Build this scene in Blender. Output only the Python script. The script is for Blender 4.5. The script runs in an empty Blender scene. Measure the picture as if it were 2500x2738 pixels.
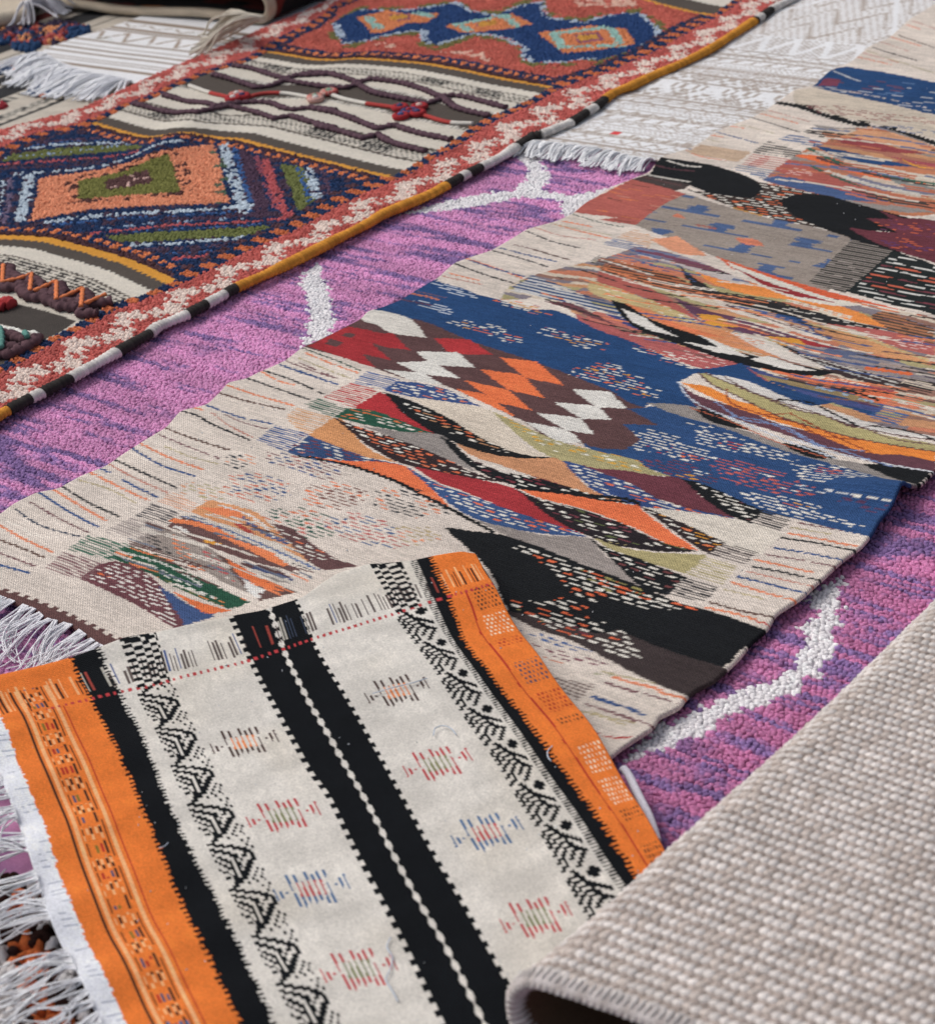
import bpy, math
import numpy as np
from mathutils import Matrix
rng = np.random.default_rng(7)
scene = bpy.context.scene

# ------------------------------------------------------------------ camera
PXF, PXC, CAMH = 5200.0, np.array([1250.0, 1369.0]), 1.6      # focal length and centre in photo pixels
ROLL = math.atan(-0.1186)
PITCH = math.atan(2850.0 / PXF)
FWD = np.array([0, math.cos(PITCH), -math.sin(PITCH)])
UPV = np.array([0, math.sin(PITCH), math.cos(PITCH)])
RGT = np.array([1.0, 0, 0])
cr = math.cos(ROLL) * RGT + math.sin(ROLL) * UPV
cu = -math.sin(ROLL) * RGT + math.cos(ROLL) * UPV
cam_d = bpy.data.cameras.new('camera')
cam = bpy.data.objects.new('camera', cam_d)
scene.collection.objects.link(cam)
M = Matrix.Identity(4)
for r in range(3):
    M[r][0], M[r][1], M[r][2] = cr[r], cu[r], -FWD[r]
M[2][3] = CAMH
cam.matrix_world = M
cam_d.sensor_fit = 'HORIZONTAL'
cam_d.sensor_width = 36
cam_d.lens = 36 * PXF / 2500
cam_d.clip_end = 500
cam_d.clip_start = 0.05
cam_d.dof.use_dof = True
cam_d.dof.focus_distance = 3.4
cam_d.dof.aperture_fstop = 6.8
scene.camera = cam

# ------------------------------------------------------------------ light: soft overcast daylight
SUN_EL, SUN_AZ = math.radians(52), math.radians(-55)           # azimuth measured from +Y towards +X
world = bpy.data.worlds.new('World')
scene.world = world
world.use_nodes = True
wn = world.node_tree.nodes
sky = wn.new('ShaderNodeTexSky')
sky.sky_type = 'NISHITA'
sky.sun_disc = False
sky.sun_elevation = SUN_EL
sky.sun_rotation = SUN_AZ
sky.dust_density = 4.0
sky.air_density = 1.0
sky.ozone_density = 1.0
wn['Background'].inputs['Strength'].default_value = 0.11
hs = wn.new('ShaderNodeHueSaturation')                          # cloud cover takes most of the blue out of the sky
hs.inputs['Saturation'].default_value = 0.5
world.node_tree.links.new(sky.outputs[0], hs.inputs['Color'])
world.node_tree.links.new(hs.outputs[0], wn['Background'].inputs['Color'])
sun_d = bpy.data.lights.new('sun', 'SUN')
sun_d.energy = 1.5
sun_d.angle = math.radians(35)
sun_d.color = (1.0, 0.96, 0.91)
sun = bpy.data.objects.new('sun', sun_d)
scene.collection.objects.link(sun)
sx, sy, sz = math.sin(SUN_AZ) * math.cos(SUN_EL), math.cos(SUN_AZ) * math.cos(SUN_EL), math.sin(SUN_EL)
from mathutils import Vector
sun.rotation_euler = Vector((sx, sy, sz)).to_track_quat('Z', 'Y').to_euler()
scene.view_settings.view_transform = 'Standard'
scene.view_settings.look = 'None'
scene.view_settings.gamma = 1.0
scene.view_settings.exposure = 0.1

# ------------------------------------------------------------------ helpers: photo pixel -> place
OFF = dict(a=(0, 0), b=(800, 0), c=(1600, 0), d=(0, 800), e=(800, 800), f=(1600, 800), g=(0, 1600),
           h=(800, 1600), i=(1600, 1600), j=(0, 1838), k=(800, 1838), q=(1250, 268))
TS = 900 / 1841
hor = np.array([math.cos(ROLL), math.sin(ROLL)])
upi = np.array([math.sin(ROLL), -math.cos(ROLL)])


def px(s):
    """string of traced points -> photo pixels ('a'..'k' switch the traced tile, 'n' = whole photo)"""
    if not isinstance(s, str):
        return np.asarray(s, float)
    o, sc, out = (0, 0), 1.0, []
    for t in s.split():
        if t in OFF:
            o, sc = OFF[t], (TS if t != 'q' else 1250 / 1841)
        elif t == 'n':
            o, sc = (0, 0), 1.0
        else:
            x, y = t.split(',')
            out.append((o[0] + float(x) * sc, o[1] + float(y) * sc))
    return np.array(out)


def ground(p, z=0.0):
    d = np.atleast_2d(p) - PXC
    r = np.outer(d @ hor, RGT) + np.outer(d @ upi, UPV) + PXF * FWD
    return (r * ((z - CAMH) / r[:, 2])[:, None])[:, :2]


def project(P):
    q = P - np.array([0, 0, CAMH])
    w = q @ FWD
    a, b = (q @ RGT) / w * PXF, (q @ UPV) / w * PXF
    return PXC + np.outer(a, hor) + np.outer(b, upi)


def in_view(P, m=160):
    q = project(P)
    return (q[:, 0] > -m) & (q[:, 0] < 2500 + m) & (q[:, 1] > -m) & (q[:, 1] < 2738 + m)


def lin(c):
    c = np.asarray(c, float) / 255.0
    return np.where(c <= 0.04045, c / 12.92, ((c + 0.055) / 1.055) ** 2.4)


def hsh(i, j, s=0):
    i = np.asarray(i).astype(np.int64); j = np.asarray(j).astype(np.int64)
    h = (i * 374761393 + j * 668265263 + s * 2147483647) & 0xFFFFFFFF
    h = ((h ^ (h >> 13)) * 1274126177) & 0xFFFFFFFF
    h = ((h ^ (h >> 16)) * 2246822519) & 0xFFFFFFFF
    return ((h ^ (h >> 15)) & 0xFFFFFF) / float(0x1000000)


def noise(x, y, s=0):
    i, j = np.floor(x), np.floor(y)
    fx, fy = x - i, y - j
    fx, fy = fx * fx * (3 - 2 * fx), fy * fy * (3 - 2 * fy)
    a, b, c, d = hsh(i, j, s), hsh(i + 1, j, s), hsh(i, j + 1, s), hsh(i + 1, j + 1, s)
    return (a * (1 - fx) + b * fx) * (1 - fy) + (c * (1 - fx) + d * fx) * fy


def smooth_line(p, closed=False, n=6, corner=55):
    """Hermite curve through the points that keeps sharp corners sharp"""
    p = np.asarray(p, float)
    N = len(p)
    if N < 3:
        return p
    T = np.zeros_like(p)
    sharp = np.zeros(N, bool)
    for i in range(N):
        if not closed and i in (0, N - 1):
            sharp[i] = True
            continue
        a, b = p[i] - p[i - 1], p[(i + 1) % N] - p[i]
        la, lb = np.linalg.norm(a) + 1e-12, np.linalg.norm(b) + 1e-12
        ang = math.degrees(math.acos(max(-1, min(1, a @ b / la / lb))))
        if ang > corner:
            sharp[i] = True
        else:
            T[i] = (a / la + b / lb)
            T[i] /= np.linalg.norm(T[i]) + 1e-12
    out = []
    t = np.linspace(0, 1, n, endpoint=False)[:, None]
    for i in range(N if closed else N - 1):
        k = (i + 1) % N
        d = p[k] - p[i]
        L = np.linalg.norm(d)
        t0 = d if sharp[i] else T[i] * L
        t1 = d if sharp[k] else T[k] * L
        out.append((2 * t**3 - 3 * t**2 + 1) * p[i] + (t**3 - 2 * t**2 + t) * t0 + (-2 * t**3 + 3 * t**2) * p[k] + (t**3 - t**2) * t1)
    out = np.vstack(out)
    return out if closed else np.vstack([out, p[-1:]])


class Frame:
    """the plane of a rug: u across (metres), v along"""
    def __init__(s, z, origin_px, ang_v, ang_u=None):
        s.z = z
        s.O = ground(px(origin_px), z)[0]
        av = math.radians(ang_v)
        au = math.radians(ang_v - 90 if ang_u is None else ang_u)
        s.eu, s.ev = np.array([math.cos(au), math.sin(au)]), np.array([math.cos(av), math.sin(av)])
        s.inv = np.linalg.inv(np.column_stack([s.eu, s.ev]))

    def uv(s, q):
        return (ground(px(q), s.z) - s.O) @ s.inv.T

    def xy(s, u, v):
        return s.O + np.multiply.outer(u, s.eu) + np.multiply.outer(v, s.ev)

    def curve_u(s, q):
        w = s.uv(q); w = w[np.argsort(w[:, 1])]
        return lambda v: np.interp(v, w[:, 1], w[:, 0])

    def curve_v(s, q):
        w = s.uv(q); w = w[np.argsort(w[:, 0])]
        return lambda u: np.interp(u, w[:, 0], w[:, 1])


class Canvas:
    """colours of a set of stitches at (u, v)"""
    def __init__(s, fr, u, v, base, ju=0.0025, jv=0.0008, rowq=0.0028):
        s.fr, s.u, s.v = fr, u.ravel(), v.ravel()
        row = np.floor(s.v / rowq)
        s.uj = s.u + (hsh(row, 0 * row, 3) - 0.5) * 2 * ju
        col = np.floor(s.u / 0.004)
        s.vj = s.v + (hsh(col, row * 0, 4) - 0.5) * 2 * jv
        s.c = np.tile(lin(base), (len(s.u), 1))

    def mask(s, poly, smooth=True):
        p = s.fr.uv(poly)
        if smooth:
            p = smooth_line(p, True)
        lo, hi = p.min(0), p.max(0)
        idx = np.nonzero((s.uj >= lo[0]) & (s.uj <= hi[0]) & (s.vj >= lo[1]) & (s.vj <= hi[1]))[0]
        x, y = s.uj[idx], s.vj[idx]
        ins = np.zeros(len(idx), bool)
        q = np.roll(p, -1, 0)
        for (x0, y0), (x1, y1) in zip(p, q):
            if y0 == y1:
                continue
            ins ^= ((y0 > y) != (y1 > y)) & (x < (x1 - x0) * (y - y0) / (y1 - y0) + x0)
        return idx[ins]

    def poly(s, poly, col, smooth=True):
        s.c[s.mask(poly, smooth)] = lin(col)

    def dash(s, idx, cols, pu=0.0262, pv=0.0090, p=0.9, ln=0.82, th=0.43, seed=0):
        if isinstance(idx, str):
            idx = s.mask(idx)
        cols = np.array([lin(c) for c in cols])
        v = s.v[idx] + 0.002 * np.sin(s.u[idx] * 37)
        r = np.floor(v / pv)
        uu = s.u[idx] + (r % 2) * pu * 0.5 + hsh(r, r * 0, seed + 5) * pu * 0.25
        k = np.floor(uu / pu)
        fu, fv = (uu / pu - k - 0.5) * 2, (v / pv - r - 0.5) * 2
        L = ln * (0.75 + 0.4 * hsh(r, k, seed + 6))
        on = ((np.abs(fu) / L) ** 3 + (np.abs(fv) / th) ** 2 < 1) & (hsh(r, k, seed + 7) < p)
        ci = (hsh(r, k, seed + 8) * len(cols)).astype(int)
        s.c[idx[on]] = cols[ci[on]]

    def cluster(s, centre, ru, rv, cols, p=0.9, seed=0, **kw):
        c = s.fr.uv(centre)[0]
        du, dv = (s.u - c[0]) / (ru * 0.62), (s.v - c[1]) / (rv * 0.62)
        idx = np.nonzero((np.abs(du) < 1) & (np.abs(dv) < 1))[0]
        r = np.floor(s.v[idx] / 0.0095)
        wob = 0.75 + 0.5 * hsh(r, r * 0, seed + 31)
        keep = (np.abs(du[idx]) + np.abs(dv[idx]) * 0.6 < wob)
        s.dash(idx[keep], cols, p=p, seed=seed, **kw)

    def hatch(s, poly, col, pitch=0.0068, duty=0.5, bg=None):
        idx = s.mask(poly, False)
        if bg is not None:
            s.c[idx] = lin(bg)
        f = ((s.v[idx] + 0.0005 * np.sin(s.u[idx] * 70)) / pitch) % 1
        s.c[idx[f < duty]] = lin(col)

    def stripes(s, poly, cols, pitch=0.012, seed=0, amp=0.006):
        idx = s.mask(poly)
        cols = np.array([lin(c) for c in cols])
        w = s.v[idx] + amp * np.sin(s.u[idx] * 14 + seed) + 0.4 * pitch * noise(s.u[idx] * 25, s.v[idx] * 60, seed)
        r = np.floor(w / pitch)
        s.c[idx] = cols[(hsh(r, r * 0 + np.floor(s.u[idx] * 4 + hsh(r, r * 0, seed + 1) * 3), seed) * len(cols)).astype(int)]

    def line(s, pts, col, w=0.004, wob=0.0012, gap=0.0):
        p = smooth_line(s.fr.uv(pts))
        lo, hi = p.min(0) - w * 3, p.max(0) + w * 3
        idx = np.nonzero((s.u >= lo[0]) & (s.u <= hi[0]) & (s.v >= lo[1]) & (s.v <= hi[1]))[0]
        if not len(idx):
            return
        X = np.column_stack([s.u[idx], s.v[idx] + wob * np.sin(s.u[idx] * 420)])
        best = np.full(len(idx), 9.0)
        for a, b in zip(p[:-1], p[1:]):
            d = b - a
            t = np.clip(((X - a) @ d) / (d @ d + 1e-12), 0, 1)
            best = np.minimum(best, np.linalg.norm(X - a - t[:, None] * d, axis=1))
        on = best < w * 0.5 * (0.75 + 0.5 * noise(X[:, 0] * 160, X[:, 1] * 160, 9))
        if gap:
            on &= noise(X[:, 0] * 90, X[:, 1] * 90, 12) > gap
        s.c[idx[on]] = lin(col)

    def threads(s, poly, cols, pitch=0.006, p=0.25, seg=0.09, seed=0, amp=0.006):
        """single picks of another yarn that run part of the way across"""
        idx = s.mask(poly)
        cols = np.array([lin(c) for c in cols])
        w = s.v[idx] + amp * np.sin(s.u[idx] * 13 + seed)
        r = np.floor(w / pitch)
        k = np.floor(s.u[idx] / seg + hsh(r, r * 0, seed + 1) * 9)
        on = (hsh(r, k, seed + 2) < p) & ((w / pitch) % 1 < 0.72)
        ci = (hsh(r, k, seed + 3) * len(cols)).astype(int)
        s.c[idx[on]] = cols[ci[on]]

    def wool(s, amt=0.10, row=0.05, low=0.06):
        r = np.floor(s.v / 0.0026)
        k = 1 + amt * (hsh(np.arange(len(s.u)), r, 21) - 0.5) * 2 + row * (hsh(r, np.floor(s.u / 0.035 + hsh(r, r * 0, 22) * 7), 23) - 0.5) * 2 \
            + low * (noise(s.u * 9, s.v * 22, 24) - 0.5) * 2
        s.c *= k[:, None]
        np.clip(s.c, 0.004, 0.85, s.c)


# ------------------------------------------------------------------ materials (colour comes from the dyed yarn attribute)
def yarn_material(name, kind, scale=1.0, strength=0.5, sheen=0.25):
    m = bpy.data.materials.new(name)
    m.use_nodes = True
    nt = m.node_tree
    N, L = nt.nodes.new, nt.links.new
    b = nt.nodes['Principled BSDF']
    b.inputs['Roughness'].default_value = 0.92
    b.inputs['Specular IOR Level'].default_value = 0.05
    b.inputs['Sheen Weight'].default_value = sheen * 0.06
    b.inputs['Sheen Roughness'].default_value = 0.6
    at = N('ShaderNodeAttribute'); at.attribute_name = 'Col'
    geo = N('ShaderNodeNewGeometry')
    n1 = N('ShaderNodeTexNoise'); n1.inputs['Scale'].default_value = 420; n1.inputs['Detail'].default_value = 3
    L(geo.outputs['Position'], n1.inputs['Vector'])
    mp = N('ShaderNodeMapRange'); mp.inputs[1].default_value = 0.3; mp.inputs[2].default_value = 0.7
    mp.inputs[3].default_value = 0.84; mp.inputs[4].default_value = 1.14
    L(n1.outputs['Fac'], mp.inputs[0])
    mul = N('ShaderNodeVectorMath'); mul.operation = 'SCALE'
    L(at.outputs['Color'], mul.inputs[0]); L(mp.outputs[0], mul.inputs['Scale'])
    L(mul.outputs[0], b.inputs['Base Color'])
    bump = N('ShaderNodeBump'); bump.inputs['Strength'].default_value = strength; bump.inputs['Distance'].default_value = 0.002
    if kind == 'weave':
        uvn = N('ShaderNodeAttribute'); uvn.attribute_name = 'weave'
        sp = N('ShaderNodeSeparateXYZ'); L(uvn.outputs['Vector'], sp.inputs[0])
        def sin(sock, freq, add=None):
            a = N('ShaderNodeMath'); a.operation = 'MULTIPLY'; L(sock, a.inputs[0]); a.inputs[1].default_value = freq
            o = a.outputs[0]
            if add is not None:
                c = N('ShaderNodeMath'); c.operation = 'ADD'; L(o, c.inputs[0]); L(add, c.inputs[1]); o = c.outputs[0]
            d = N('ShaderNodeMath'); d.operation = 'SINE'; L(o, d.inputs[0])
            return d.outputs[0]
        su = sin(sp.outputs[0], 6.2832 / (0.0056 * scale))
        sv = sin(sp.outputs[1], 6.2832 / (0.0052 * scale), su)
        ad = N('ShaderNodeMath'); ad.operation = 'MULTIPLY_ADD'; L(sv, ad.inputs[0]); ad.inputs[1].default_value = 0.7; L(n1.outputs['Fac'], ad.inputs[2])
        L(ad.outputs[0], bump.inputs['Height'])
    else:
        n2 = N('ShaderNodeTexNoise'); n2.inputs['Scale'].default_value = 700 / scale; n2.inputs['Detail'].default_value = 2
        L(geo.outputs['Position'], n2.inputs['Vector'])
        L(n2.outputs['Fac'], bump.inputs['Height'])
    L(bump.outputs[0], b.inputs['Normal'])
    return m


MAT_WEAVE = yarn_material('flat woven wool', 'weave', 1.0, 0.55)
MAT_FELT = yarn_material('soft felted weave', 'weave', 0.8, 0.45)
MAT_PILE = yarn_material('tufted wool pile', 'fuzz', 1.0, 0.5)
MAT_YARN = yarn_material('twisted yarn', 'fuzz', 1.0, 0.35)
MAT_COTTON = yarn_material('cotton weave', 'weave', 1.2, 0.4, 0.1)


# ------------------------------------------------------------------ mesh builders
def link(o, parent=None):
    scene.collection.objects.link(o)
    o.parent = parent
    return o


def thing(name, label, cat, loc=(0, 0, 0), group=None):
    o = bpy.data.objects.new(name, None)
    o.empty_display_size = 0.1
    link(o)
    o.location = (float(loc[0]), float(loc[1]), float(loc[2]))
    o['label'] = label; o['category'] = cat
    if group:
        o['group'] = group
    return o


def mesh_obj(name, V, F, col, mat, parent=None, weave=None, stuff=False, smooth=True):
    """V (n,3) world positions, F (m,3|4) or list of both"""
    Fs = F if isinstance(F, list) else [F]
    V = np.asarray(V, np.float32)
    if parent is not None:
        V = V - np.array(parent.location if parent.parent is None else parent.parent.location, np.float32)
    me = bpy.data.meshes.new(name)
    nl = sum(f.size for f in Fs); npol = sum(len(f) for f in Fs)
    me.vertices.add(len(V)); me.vertices.foreach_set('co', V.ravel())
    me.loops.add(nl); me.loops.foreach_set('vertex_index', np.concatenate([f.ravel() for f in Fs]).astype(np.int32))
    me.polygons.add(npol)
    tot = np.concatenate([np.full(len(f), f.shape[1]) for f in Fs]).astype(np.int32)
    me.polygons.foreach_set('loop_start', np.concatenate([[0], np.cumsum(tot)[:-1]]).astype(np.int32))
    me.update(calc_edges=True)
    me.polygons.foreach_set('use_smooth', np.full(npol, smooth))
    col = np.asarray(col, np.float32)
    lum = (col @ np.array([0.3, 0.55, 0.15], np.float32))[..., None]
    col = lum + (col - lum) * 0.92                              # sun-faded dyes
    if col.ndim == 1:
        col = np.tile(col, (len(V), 1))
    a = me.attributes.new('Col', 'FLOAT_COLOR', 'POINT')
    a.data.foreach_set('color', np.column_stack([col, np.ones(len(V))]).astype(np.float32).ravel())
    if weave is not None:
        w = me.attributes.new('weave', 'FLOAT_VECTOR', 'POINT')
        w.data.foreach_set('vector', np.column_stack([weave, np.zeros(len(V))]).astype(np.float32).ravel())
    me.materials.append(mat)
    me.validate()
    o = bpy.data.objects.new(name, me)
    link(o, parent)
    if stuff:
        o['kind'] = 'stuff'
    return o


def grid_obj(name, P, col, mat, parent, weave, thick=0.006):
    """P (nv,nu,3) cloth surface with a turned-down rim of the cloth's thickness"""
    nv, nu = P.shape[:2]
    idx = np.arange(nv * nu).reshape(nv, nu)
    F = np.stack([idx[:-1, :-1], idx[:-1, 1:], idx[1:, 1:], idx[1:, :-1]], -1).reshape(-1, 4)
    rim = np.concatenate([idx[0, :], idx[1:, -1], idx[-1, -2::-1], idx[-2:0:-1, 0]])
    V = P.reshape(-1, 3); C = np.asarray(col).reshape(-1, 3); W = np.asarray(weave).reshape(-1, 2)
    cen = V.mean(0)
    vs, cs, ws, fs = [V], [C], [W], [F]
    prev = rim; n0 = len(V)
    # the rim bulges outwards a little, then tucks under
    nrm = V[rim] - V[np.concatenate([idx[1, :], idx[1:, -2], idx[-2, -2::-1], idx[-2:0:-1, 1]])]
    nrm[:, 2] = 0
    nrm /= (np.linalg.norm(nrm, axis=1)[:, None] + 1e-9)
    for out, dn in ((0.35, 0.3), (0.35, 0.7), (0.0, 1.0)):
        vs.append(V[rim] + nrm * out * thick * 0.8 - np.array([0, 0, dn * thick]))
        cs.append(C[rim]); ws.append(W[rim] + dn * 0.004)
        cur = n0 + np.arange(len(rim)); n0 += len(rim)
        fs.append(np.stack([prev, cur, np.roll(cur, -1), np.roll(prev, -1)], -1))
        prev = cur
    return mesh_obj(name, np.vstack(vs), np.vstack(fs), np.vstack(cs), mat, parent, np.vstack(ws))


def tufts(name, P, col, ru, rv, h, ang, parent, mat=None, sides=5, lean=0.3, var=0.25, up=None, colvar=0.1, shear=None, stuff_ang=0.25):
    """one small rounded knot of yarn per point"""
    N = len(P)
    rs = np.random.default_rng(len(P))
    t = np.arange(sides) / sides * 2 * math.pi
    ca, sa = np.cos(t), np.sin(t)
    tmpl = np.vstack([np.column_stack([ca, sa, 0 * t]), np.column_stack([ca * 0.82, sa * 0.82, 0 * t + 0.62]), [[0, 0, 1.0]]])
    a = ang + rs.normal(0, stuff_ang, N)
    su = ru * (1 + rs.uniform(-var, var, N)); sv = rv * (1 + rs.uniform(-var, var, N)); sh = h * (1 + rs.uniform(-var, var, N))
    X = tmpl[None, :, 0] * su[:, None]; Y = tmpl[None, :, 1] * sv[:, None]; Z = tmpl[None, :, 2] * sh[:, None]
    lx, ly = rs.normal(0, lean, N), rs.normal(0, lean, N)
    X = X + Z * lx[:, None]; Y = Y + Z * ly[:, None]
    if shear is not None:
        X = X + Z * shear
    x = X * np.cos(a)[:, None] - Y * np.sin(a)[:, None]
    y = X * np.sin(a)[:, None] + Y * np.cos(a)[:, None]
    if up is None:
        V = np.stack([x, y, Z], -1) + P[:, None, :]
    else:                                                     # up = (U, V, N) frames per point
        V = x[..., None] * up[0][:, None, :] + y[..., None] * up[1][:, None, :] + Z[..., None] * up[2][:, None, :] + P[:, None, :]
    k = 2 * sides + 1
    f4, f3 = [], []
    for i in range(sides):
        j = (i + 1) % sides
        f4.append((i, j, sides + j, sides + i)); f3.append((sides + i, sides + j, 2 * sides))
    base = (np.arange(N) * k)[:, None, None]
    F4 = (np.array(f4)[None] + base).reshape(-1, 4); F3 = (np.array(f3)[None] + base).reshape(-1, 3)
    c = col * (1 + rs.uniform(-colvar, colvar, N))[:, None]
    g = np.concatenate([np.full(sides, 1.0), np.full(sides, 1.0), [1.0]])
    C = np.clip(c[:, None, :] * g[None, :, None], 0.004, 0.85)
    return mesh_obj(name, V.reshape(-1, 3), [F4, F3], C.reshape(-1, 3), mat or MAT_PILE, parent, stuff=True)


def tube_data(p, r, sides=7, col=(200, 200, 200), ridge=0.0, pitch=0.008, flat=1.0, closed_ends=True):
    """tube along a polyline; ridge gives the wrapped-yarn relief"""
    p = np.asarray(p, float)
    n = len(p)
    T = np.gradient(p, axis=0); T /= np.linalg.norm(T, axis=1)[:, None] + 1e-9
    S = np.cross(T, [0, 0, 1.0]); S /= np.linalg.norm(S, axis=1)[:, None] + 1e-9
    B = np.cross(S, T)
    L = np.concatenate([[0], np.cumsum(np.linalg.norm(np.diff(p, axis=0), axis=1))])
    t = np.arange(sides) / sides * 2 * math.pi
    ph = (L[:, None] / pitch * 2 * math.pi + t[None, :])
    R = np.broadcast_to(np.asarray(r, float), (n,))[:, None] * (1 + ridge * np.sin(ph))
    V = p[:, None, :] + S[:, None, :] * (R * np.cos(t))[..., None] + B[:, None, :] * (R * flat * np.sin(t))[..., None]
    idx = np.arange(n * sides).reshape(n, sides)
    F = np.stack([idx[:-1], np.roll(idx[:-1], -1, 1), np.roll(idx[1:], -1, 1), idx[1:]], -1).reshape(-1, 4)
    V = V.reshape(-1, 3)
    if closed_ends:
        V = np.vstack([V, p[:1], p[-1:]])
        e = n * sides
        F2 = np.array([[idx[0, (i + 1) % sides], idx[0, i], e, e] for i in range(sides)] + [[idx[-1, i], idx[-1, (i + 1) % sides], e + 1, e + 1] for i in range(sides)])
        F3 = F2[:, :3]
    else:
        F3 = np.zeros((0, 3), int)
    c = np.asarray(col, float)
    C = np.repeat(c, sides, 0) if c.ndim == 2 else np.tile(lin(c), (n * sides, 1))
    if closed_ends:
        C = np.vstack([C, C[:1], C[-1:]])
    return V, F, F3, C


def tubes_obj(name, items, mat, parent, stuff=False):
    vs, f4, f3, cs, n = [], [], [], [], 0
    for V, F, F3, C in items:
        vs.append(V); f4.append(F + n); f3.append(F3 + n); cs.append(C); n += len(V)
    F3 = np.vstack(f3)
    Fs = [np.vstack(f4)] + ([F3] if len(F3) else [])
    return mesh_obj(name, np.vstack(vs), Fs, np.vstack(cs), mat, parent, stuff=stuff)


def resample(p, step):
    p = np.asarray(p, float)
    L = np.concatenate([[0], np.cumsum(np.linalg.norm(np.diff(p, axis=0), axis=1))])
    n = max(2, int(L[-1] / step) + 1)
    s = np.linspace(0, L[-1], n)
    return np.column_stack([np.interp(s, L, p[:, k]) for k in range(p.shape[1])])


def fringe(name, A, dirs, length, z0, parent, col, n, r=0.0016, curl=0.5, seed=0, zend=0.004, clump=6, lift=0.012, seg=9):
    """n strands of yarn that leave a rug's end A (polyline, xy) along dirs and drop to zend"""
    rs = np.random.default_rng(seed)
    A = np.asarray(A, float)
    L = np.concatenate([[0], np.cumsum(np.linalg.norm(np.diff(A, axis=0), axis=1))])
    items = []
    cl = np.sort(rs.uniform(0, L[-1], max(1, n // clump)))
    cdir = rs.normal(0, curl * 0.6, len(cl))
    ph = rs.uniform(0, 6.28, len(cl)); lsc = rs.uniform(0.75, 1.15, len(cl))
    for i in range(n):
        s = L[-1] * (i + rs.uniform(0, 1)) / n
        k = np.argmin(np.abs(cl - s))
        s = s * 0.55 + cl[k] * 0.45                              # strands gather in bunches
        b = np.array([np.interp(s, L, A[:, 0]), np.interp(s, L, A[:, 1])])
        d = np.array(dirs, float); d /= np.linalg.norm(d)
        ln = length * lsc[k] * rs.uniform(0.85, 1.12)
        th = math.atan2(d[1], d[0]) + cdir[k] * 0.45 + rs.normal(0, curl * 0.12)
        kap = (cdir[k] * 1.3 + rs.normal(0, curl * 0.45)) / ln
        wv = rs.normal(0.5, 0.3) * curl
        pts = []
        q = b.copy()
        dz = rs.uniform(0, lift)
        for j in range(seg):
            f = j / (seg - 1)
            z = z0 * (1 - f) ** 1.5 + zend * (1 - (1 - f) ** 1.5) + dz * math.sin(math.pi * min(1, f * 1.1)) + r
            pts.append((q[0], q[1], z))
            th += kap * ln / seg * (1.5 * f) + wv * math.cos(f * 7 + ph[k]) / seg * 2.2
            q = q + np.array([math.cos(th), math.sin(th)]) * ln / (seg - 1)
        c = np.asarray(col) * rs.uniform(0.9, 1.03)
        items.append(tube_data(pts, np.linspace(r, r * 0.75, seg), 5, np.clip(c, 0, 246), closed_ends=False))
    return tubes_obj(name, items, MAT_YARN, parent, stuff=True)


# ------------------------------------------------------------------ yarn colours
CREAM, WHITE, BLUE, NAVY = (215, 202, 190), (218, 214, 208), (34, 70, 116), (38, 56, 92)
ORANGE, RED, BROWN, BLACK = (226, 108, 56), (164, 44, 50), (94, 66, 66), (26, 28, 31)
GREY, KHAKI, TAN, PLUM = (144, 136, 131), (168, 158, 112), (196, 142, 100), (104, 60, 70)
GREEN, YELLOW, PINK, SALMON = (36, 84, 66), (214, 148, 40), (186, 110, 104), (176, 92, 82)

# ------------------------------------------------------------------ ground
gp = np.array([[x, y, 0.0] for y in (-4, 16) for x in (-10, 10)])
gx, gy = np.meshgrid(np.linspace(-12, 12, 60), np.linspace(-6, 22, 70))
gc = np.column_stack([np.ones(gx.size)] * 3) * lin((118, 112, 106)) * (0.8 + 0.4 * noise(gx.ravel() * 2, gy.ravel() * 2, 1))[:, None]
gi = np.arange(gx.size).reshape(gx.shape)
g_o = mesh_obj('ground', np.column_stack([gx.ravel(), gy.ravel(), gx.ravel() * 0]),
               np.stack([gi[:-1, :-1], gi[:-1, 1:], gi[1:, 1:], gi[1:, :-1]], -1).reshape(-1, 4), gc, yarn_material('dusty paving', 'fuzz', 4, 0.4, 0))
g_o['kind'] = 'structure'
# ------------------------------------------------------------------ purple shaggy rug, the lowest layer
def pip(P, poly):
    poly = np.asarray(poly, float)
    x, y = P[:, 0], P[:, 1]
    ins = np.zeros(len(P), bool)
    for (x0, y0), (x1, y1) in zip(poly, np.roll(poly, -1, 0)):
        if y0 != y1:
            ins ^= ((y0 > y) != (y1 > y)) & (x < (x1 - x0) * (y - y0) / (y1 - y0) + x0)
    return ins


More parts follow.
